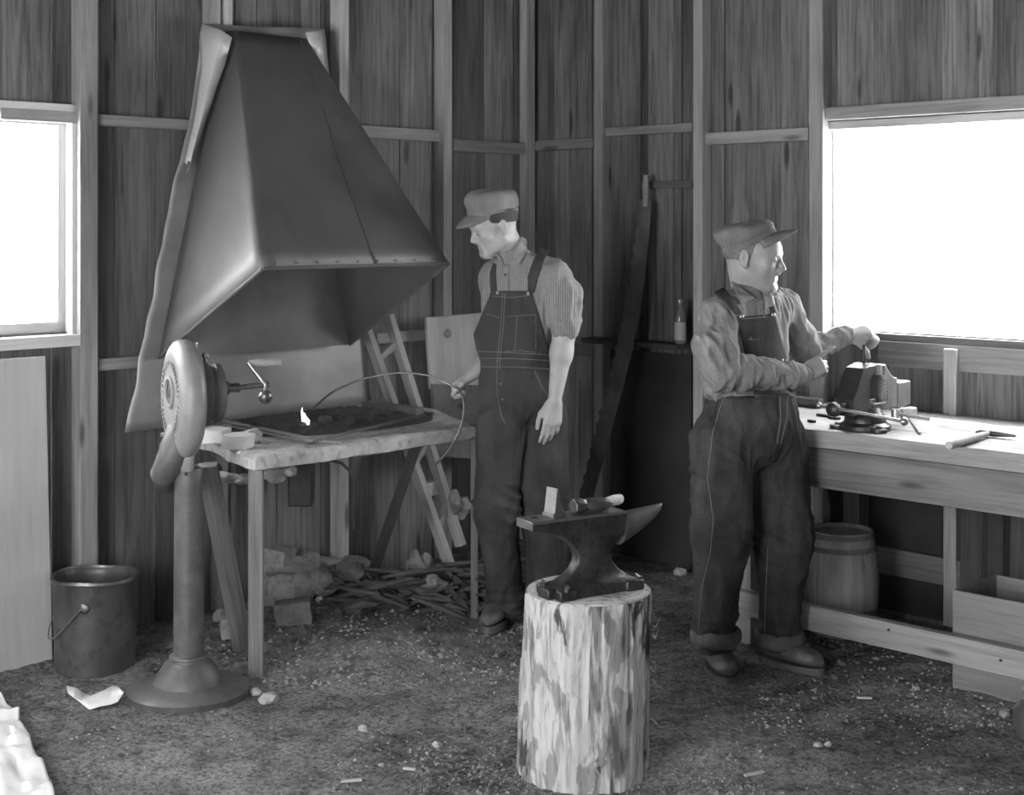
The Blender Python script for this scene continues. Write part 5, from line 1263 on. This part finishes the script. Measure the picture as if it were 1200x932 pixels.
# collar, placket, buttons
cst = collar_stand(shirt1, nk1-UP*.015, J(594,284,5.915), .058, .056, J(603,287,5.9), (-.45,-.1,.9), M_sh1)
hs1 = [body1.name, shirt1.name, cst.name]
patch('collar', hs1, [(611,277),(606,288),(600,299),(605,309)], [(617,281),(617,291),(614,302),(608,310)], M_sh1, shirt1, .010, .004, 8, 14)
patch('collar', hs1, [(573,300),(576,305),(581,310)], [(583,297),(588,304),(591,312)], M_sh1, shirt1, .010, .004, 6, 10)
patch('placket', [shirt1.name], [(589,310),(588,342)], [(597,310),(596,342)], M_sh1, shirt1, .004, .002, 5, 10)
button('shirt_button', [shirt1.name], [(592,322)], .005, M_hair, shirt1)
# hair, ears shadow, brows, eye
Hf = Field(tuple(O1-Vector((.16,.16,.16))), tuple(O1+Vector((.16,.16,.16))), .0032)
s_ = 1.0; Hf.ell(L1(0,-.018,.035), (.079*s_,.101*s_,.086*s_), HM1, 0)
ru, fu, uu_ = ax1
Hf.cut(L1(0,.052,0), fu); Hf.cut(J(600,260,5.9), (.1,0,-1));  Hf.cut(L1(0,.035,.0), fu*.9-uu_*.6)
Hf.mesh('hair', M_hair, man1, 2)
def brows(L, parent, s=1.0):
    for sx in (-1, 1):
        m = MB(); m.tube([L(sx*.016,.0905,.019), L(sx*.031,.0885,.0235), L(sx*.046,.078,.020)], [.0022,.0034,.0015], 8); m.build('eyebrow', M_hair, parent)
        m = MB(); m.tube([L(sx*.020,.0885,-.001), L(sx*.031,.0915,-.0015), L(sx*.042,.0865,-.001)], [.0009,.0019,.0009], 8); m.build('eyelid_line', M_eye, parent)
brows(L1, man1)
c1 = J(577.5, 252, 5.91)
cap_hat(man1, c1, (-.06,-.10,1), (-.92,-.39,0), .086, .105, .100, M_cap1, 1.3, .066, (-.72,-.32,-.60), (.02,0), 66, .0)
# boots
shoe('boot', Vector((-.10,5.73,0)), Vector((-.03,5.99,0)), M_boot, man1); shoe('boot', Vector((.17,5.72,0)), Vector((.14,5.99,0)), M_boot, man1)
# ---- the long flexible rod he holds in the fire
gp = LcR(.0,.098,-.028)
q0 = PH(366, 480, TH+.035)
pts = [q0, P(385,463,5.85), P(405,452,5.87), P(435,442,5.88), P(470,437,5.88), P(500,440,5.88), J(516,446,5.86)]
g_ = [J(527,451,5.85), J(537,457,5.85), J(543,468,5.83), J(543,488,5.82), J(537,508,5.82), J(526,528,5.81), J(509,546,5.80)]
def smoothpts(p, n=6):
    out = []
    for i in range(len(p)-1):
        a = p[max(i-1,0)]; b = p[i]; c = p[i+1]; d = p[min(i+2,len(p)-1)]
        for k in range(n):
            t = k/n; out.append(.5*((2*b)+(c-a)*t+(2*a-5*b+4*c-d)*t*t+(3*b-a-3*c+d)*t**3))
    return out+[p[-1]]
sp_ = smoothpts(pts+g_); nn_ = len(sp_)
m = MB(); m.tube(sp_, [.0042+.003*max(0,(i/nn_-.72)/.28)*(1 if i < nn_-6 else .5) for i in range(nn_)], 8); tag(m.build('curved_rod', M_iron2), 'long thin curved rod reaching from the man hand into the fire', 'rod')
# ---- man at the vise
man2 = thing('person', Vector((.84, 5.24, 0)), 'man in dark overalls, long-sleeved shirt and tilted cap working at the bench vise', 'person')
fb2 = N3((.60,-.80,0)); lt2 = N3((.80,.60,0)); Mt2 = [[lt2[i], fb2[i], UP[i]] for i in range(3)]
O2 = J(883, 302, 5.29); f2 = N3((.90,-.40,-.12)); up2 = N3((.03,0,1)); nk2 = J(879, 345, 5.31)
Bf = Field((.60, 4.92, -.02), (1.42, 5.62, 1.66), .0036)
L2, ax2, HM2 = head(Bf, O2, f2, up2, 1.06, nk2, .060)
chest, waist = J(879,390,5.29), J(880,455,5.27); shR, shL = J(843,370,5.16), J(917,362,5.41)
torso(Bf, -.004, chest, waist, .145, .145, shL, shR, .044, nk2-UP*.035, fb2)
Bf.ell(J(880,490,5.27), (.15,.11,.11), Mt2, .03)
elR, wrR = J(847,437,5.07), J(941,440,5.20); Bf.cone(shR, elR, .050, .042, .02); Bf.cone(elR, wrR, .042, .027, .02)
elL, wrL = J(946,410,5.44), J(992,393,5.50); Bf.cone(shL, elL, .048, .040, .02); Bf.cone(elL, wrL, .040, .027, .02)
hand(Bf, wrR, (.84,.30,.46), (-.25,-.85,.5), True, ((-8,8,5),(48,70,40),(55,80,40),(60,80,40)), ((.35,.9,-.5),(.1,1,-.5),(.0,1,-.3)), .92)
hand(Bf, wrL, (.90,.05,.12), (-.1,-.55,.8), False, ((48,70,40),(50,75,40),(52,78,40),(55,80,40)), ((.6,.7,-.5),(.3,.6,-.9),(.1,.3,-1)), .95)
for h_, k_, a_ in ((J(850,500,5.22), J(846,625,5.19), J(838,755,5.24)), (J(910,500,5.32), J(916,625,5.30), J(912,755,5.33))): Bf.cone(h_, k_, .06, .05, .03); Bf.cone(k_, a_, .05, .038, .02)
body2 = Bf.mesh('body', M_skin2, man2, 2)
Sf = Field((.60, 4.90, .92), (1.36, 5.62, 1.48), .0048)
torso(Sf, .014, chest, waist, .150, .152, shL, shR, .048, nk2-UP*.025, fb2)
Sf.ell(J(838,450,5.20), (.05,.06,.06), None, .03)
Sf.cone(shR, J(836,405,5.10), .064, .068, .02); Sf.cone(J(836,405,5.10), elR, .068, .062, .02); Sf.cone(elR, elR.lerp(wrR,.5), .066, .056, .02); Sf.cone(elR.lerp(wrR,.5), wrR-(wrR-elR)*.03, .056, .040, .015)
Sf.cone(shL, elL, .060, .056, .02); Sf.cone(elL, wrL-(wrL-elL)*.02, .056, .036, .015)
Sf.cut(J(880,474,5.27), (0,0,-1))
def fold2(p):
    a = .007*ridge(p, (13,13,7), 11)+.0055*ridge(p+Vector((0,0,p.x*.7)), (30,30,12), 14)
    for c, r in ((elR, .15), (elL, .12), (elR.lerp(wrR,.8), .10)): a += bump_at(p, c, r)*.011*ridge(p, (24,10,12), 6)
    d = abs((p-shR).dot((elR-shR).normalized()))
    return a+bump_at(p, shR.lerp(elR,.5), .16)*.010*ridge(p+Vector((p.z*.6,0,0)), (26,26,5), 8)-.006
Tf = Field((.60, 4.90, .92), (1.36, 5.62, 1.48), .008); torso(Tf, .014, chest, waist, .150, .152, shL, shR, .048, nk2-UP*.025, fb2)
tor = Tf.mesh('torso_guide', None, None, 2); tor_name = tor.name; bpy.data.objects.remove(tor)
shirt2 = Sf.mesh('shirt', M_sh2, man2, 2, fold2)
cuff(shirt2, wrR-(wrR-elR)*.09, (wrR-elR).normalized(), .040, .055, M_sh2, 'cuff'); cuff(shirt2, wrL-(wrL-elL)*.05, (wrL-elL).normalized(), .036, .045, M_sh2, 'cuff')
Of = Field((.58, 4.92, .02), (1.22, 5.62, 1.06), .0054)
Of.cone(J(881,462,5.27), J(880,480,5.27), .172, .178, .01, (fb2, .80))
Of.ell(J(878,505,5.27), (.186,.150,.15), Mt2, .06)
hR2, kR2, aR2 = J(848,520,5.20), J(846,625,5.18), J(838,742,5.22); hL2, kL2, aL2 = J(908,520,5.31), J(917,625,5.30), J(913,745,5.33)
Of.cone(hR2, kR2, .118, .102, .03); Of.cone(kR2, aR2, .102, .074, .03); Of.cone(hL2, kL2, .118, .108, .02); Of.cone(kL2, aL2, .108, .072, .03)
Of.cut(J(880,461,5.27), (0,0,1))
over2 = Of.mesh('overalls', M_den2, man2, 2, foldt((kR2, kL2, J(830,540,5.2)), (aR2, aL2)))
M_turn = cloth_mat('turned_denim', .13, .3)
cuff(over2, aR2-UP*.012, -UP, .088, .06, M_turn, 'turned_up_cuff'); cuff(over2, aL2-UP*.012, -UP, .087, .06, M_turn, 'turned_up_cuff')
bib2 = patch('bib', [tor_name, over2.name], [(868,371),(868,392),(873,415),(880,440),(884,466)], [(908,368),(914,392),(921,415),(927,440),(930,466)], M_den2, over2, .007, .004, 20, 30)
b2 = [tor_name, over2.name, bib2.name]
patch('strap', [shirt2.name], [(836,343),(850,355),(862,369)], [(847,337),(859,350),(869,367)], M_den2, over2, .006, .003, 6, 14)
patch('strap', [shirt2.name], [(897,345),(901,356),(904,368)], [(903,344),(907,356),(909,368)], M_den2, over2, .006, .003, 5, 10)
pk = patch('bib_pocket', b2, [(876,398),(880,420)], [(890,398),(894,420)], M_den2, bib2, .005, .002, 8, 10)
fly = patch('side_placket', b2, [(912,462),(913,490),(909,522),(904,542)], [(926,462),(925,490),(917,522),(908,542)], M_den2, over2, .006, .003, 8, 20)
b3 = b2+[pk.name, fly.name]
stitch('stitching', b3, [[(868,374),(908,371)], [(914,464),(915,490),(911,520)], [(923,464),(922,490),(915,520)], [(835,508),(829,560),(836,610),(832,650),(822,690),(818,740)], [(900,640),(897,700),(896,745)], [(850,463),(843,480),(835,508)], [(844,463),(908,464)], [(876,398),(890,398)]], M_thr, over2, .0012)
button('button', b3, [(869,371),(906,369),(916,423)], .0085, M_steel, over2, .009)
patch('pocket_opening', [over2.name], [(826,462),(827,480),(834,505)], [(843,463),(839,482),(835,507)], M_coal, over2, .003, .001, 6, 12)
cst2 = collar_stand(shirt2, nk2-UP*.02, J(879,332,5.31), .066, .064, J(878,338,5.3), (.35,-.2,.9), M_sh2)
hs2 = [body2.name, shirt2.name, cst2.name]
patch('collar', hs2, [(857,330),(862,342),(869,356)], [(868,336),(878,345),(884,350),][:3], M_sh2, shirt2, .010, .004, 9, 14)
patch('collar', hs2, [(893,341),(895,350),(896,362)], [(901,340),(906,348),(908,358)], M_sh2, shirt2, .010, .004, 7, 12)
patch('placket', [shirt2.name], [(887,352),(889,372)], [(894,352),(896,372)], M_sh2, shirt2, .004, .002, 5, 8)
Hf = Field(tuple(O2-Vector((.16,.16,.16))), tuple(O2+Vector((.16,.16,.16))), .0034)
Hf.ell(L2(0,-.018,.035), (.0775*1.06,.099*1.06,.084*1.06), HM2, 0)
ru, fu, uu_ = ax2; Hf.cut(L2(0,.010,0), fu-uu_*.2); Hf.cut(L2(0,0,-.052), -uu_+fu*.3)
Hf.mesh('hair', plain('grey_hair', .16, .7, 0, .3, 60, .5), man2, 2)
brows(L2, man2)
m = MB(); m.tube([L2(-.022,.088,-.050), L2(0,.098,-.047), L2(.022,.088,-.050)], [.002,.004,.002], 8); m.build('lip_shadow', bpy.data.materials['grey_hair'], man2)  # dark strip painting in the shadow above the lip
cap_hat(man2, J(881,287,5.29), (-.42,.05,.90), (.90,-.40,.35), .084, .100, .085, M_cap2, 4.1, .074, (.93,-.38,.26), (-.06,0), 60, .02, .26)
ua_ = Vector((J(822,782,5.24).x, 5.27, 0)); shoe('boot', Vector((J(850,790,5.19).x, 5.09, 0)), Vector((J(836,780,5.3).x, 5.33, 0)), M_boot, man2, .085, .052)
shoe('boot', Vector((J(966,790,5.2).x, 5.20, 0)), Vector((J(897,790,5.3).x, 5.37, 0)), M_boot, man2, .085, .052)
# ---- forge smoke, also painting the glow round the left window; thins outward
m = MB(); cs_ = R(1.0, 2.3, 1.35); res = bmesh.ops.create_icosphere(m.bm, subdivisions=4, radius=1)
hr_ = Vector((1.05, 1.9, 1.3)); HMx = Matrix(((ER.x, EL.x, 0), (ER.y, EL.y, 0), (0, 0, 1)))
for v in m.bm.verts: v.co = cs_ + HMx @ Vector((v.co.x*hr_.x*.93, v.co.y*hr_.y, v.co.z*hr_.z))
mt = bpy.data.materials.new('smoke_glow_haze'); mt.use_nodes = True; nt = mt.node_tree; nt.nodes.clear()
o_ = nt.nodes.new('ShaderNodeOutputMaterial'); vs_ = nt.nodes.new('ShaderNodeVolumeScatter'); vs_.inputs['Anisotropy'].default_value = .3
nt.links.new(vs_.outputs[0], o_.inputs['Volume'])
tc = nt.nodes.new('ShaderNodeTexCoord'); nrm_ = N(nt, 'VectorMath', operation='SUBTRACT'); nrm_.inputs[0].default_value = (0,0,0)
sb = N(nt, 'VectorMath', operation='SUBTRACT'); nt.links.new(tc.outputs['Object'], sb.inputs[0]); sb.inputs[1].default_value = tuple(cs_)
sc2 = N(nt, 'VectorMath', operation='SCALE'); sc2.inputs['Scale'].default_value = 1/1.5; nt.links.new(sb.outputs[0], sc2.inputs[0])
ln = N(nt, 'VectorMath', operation='LENGTH'); nt.links.new(sc2.outputs[0], ln.inputs[0])
mr = N(nt, 'MapRange', interpolation_type='SMOOTHSTEP'); nt.links.new(ln.outputs['Value'], mr.inputs[0]); mr.inputs[1].default_value = 0; mr.inputs[2].default_value = 1.0; mr.inputs[3].default_value = .085; mr.inputs[4].default_value = 0
nz = N(nt, 'TexNoise', i_Scale=1.6, i_Detail=3); nt.links.new(tc.outputs['Object'], nz.inputs['Vector'])
mm = N(nt, 'Math', operation='MULTIPLY'); nt.links.new(mr.outputs[0], mm.inputs[0]); nt.links.new(nz.outputs[0], mm.inputs[1])
m2 = N(nt, 'Math', operation='MULTIPLY'); nt.links.new(mm.outputs[0], m2.inputs[0]); m2.inputs[1].default_value = 2.0; nt.links.new(m2.outputs[0], vs_.inputs['Density'])
o = m.build('smoke_and_glow', mt, None, smooth=0); tag(o, 'thin grey smoke over the forge, doubling as added glow haze by the left window', 'smoke', kind='stuff')
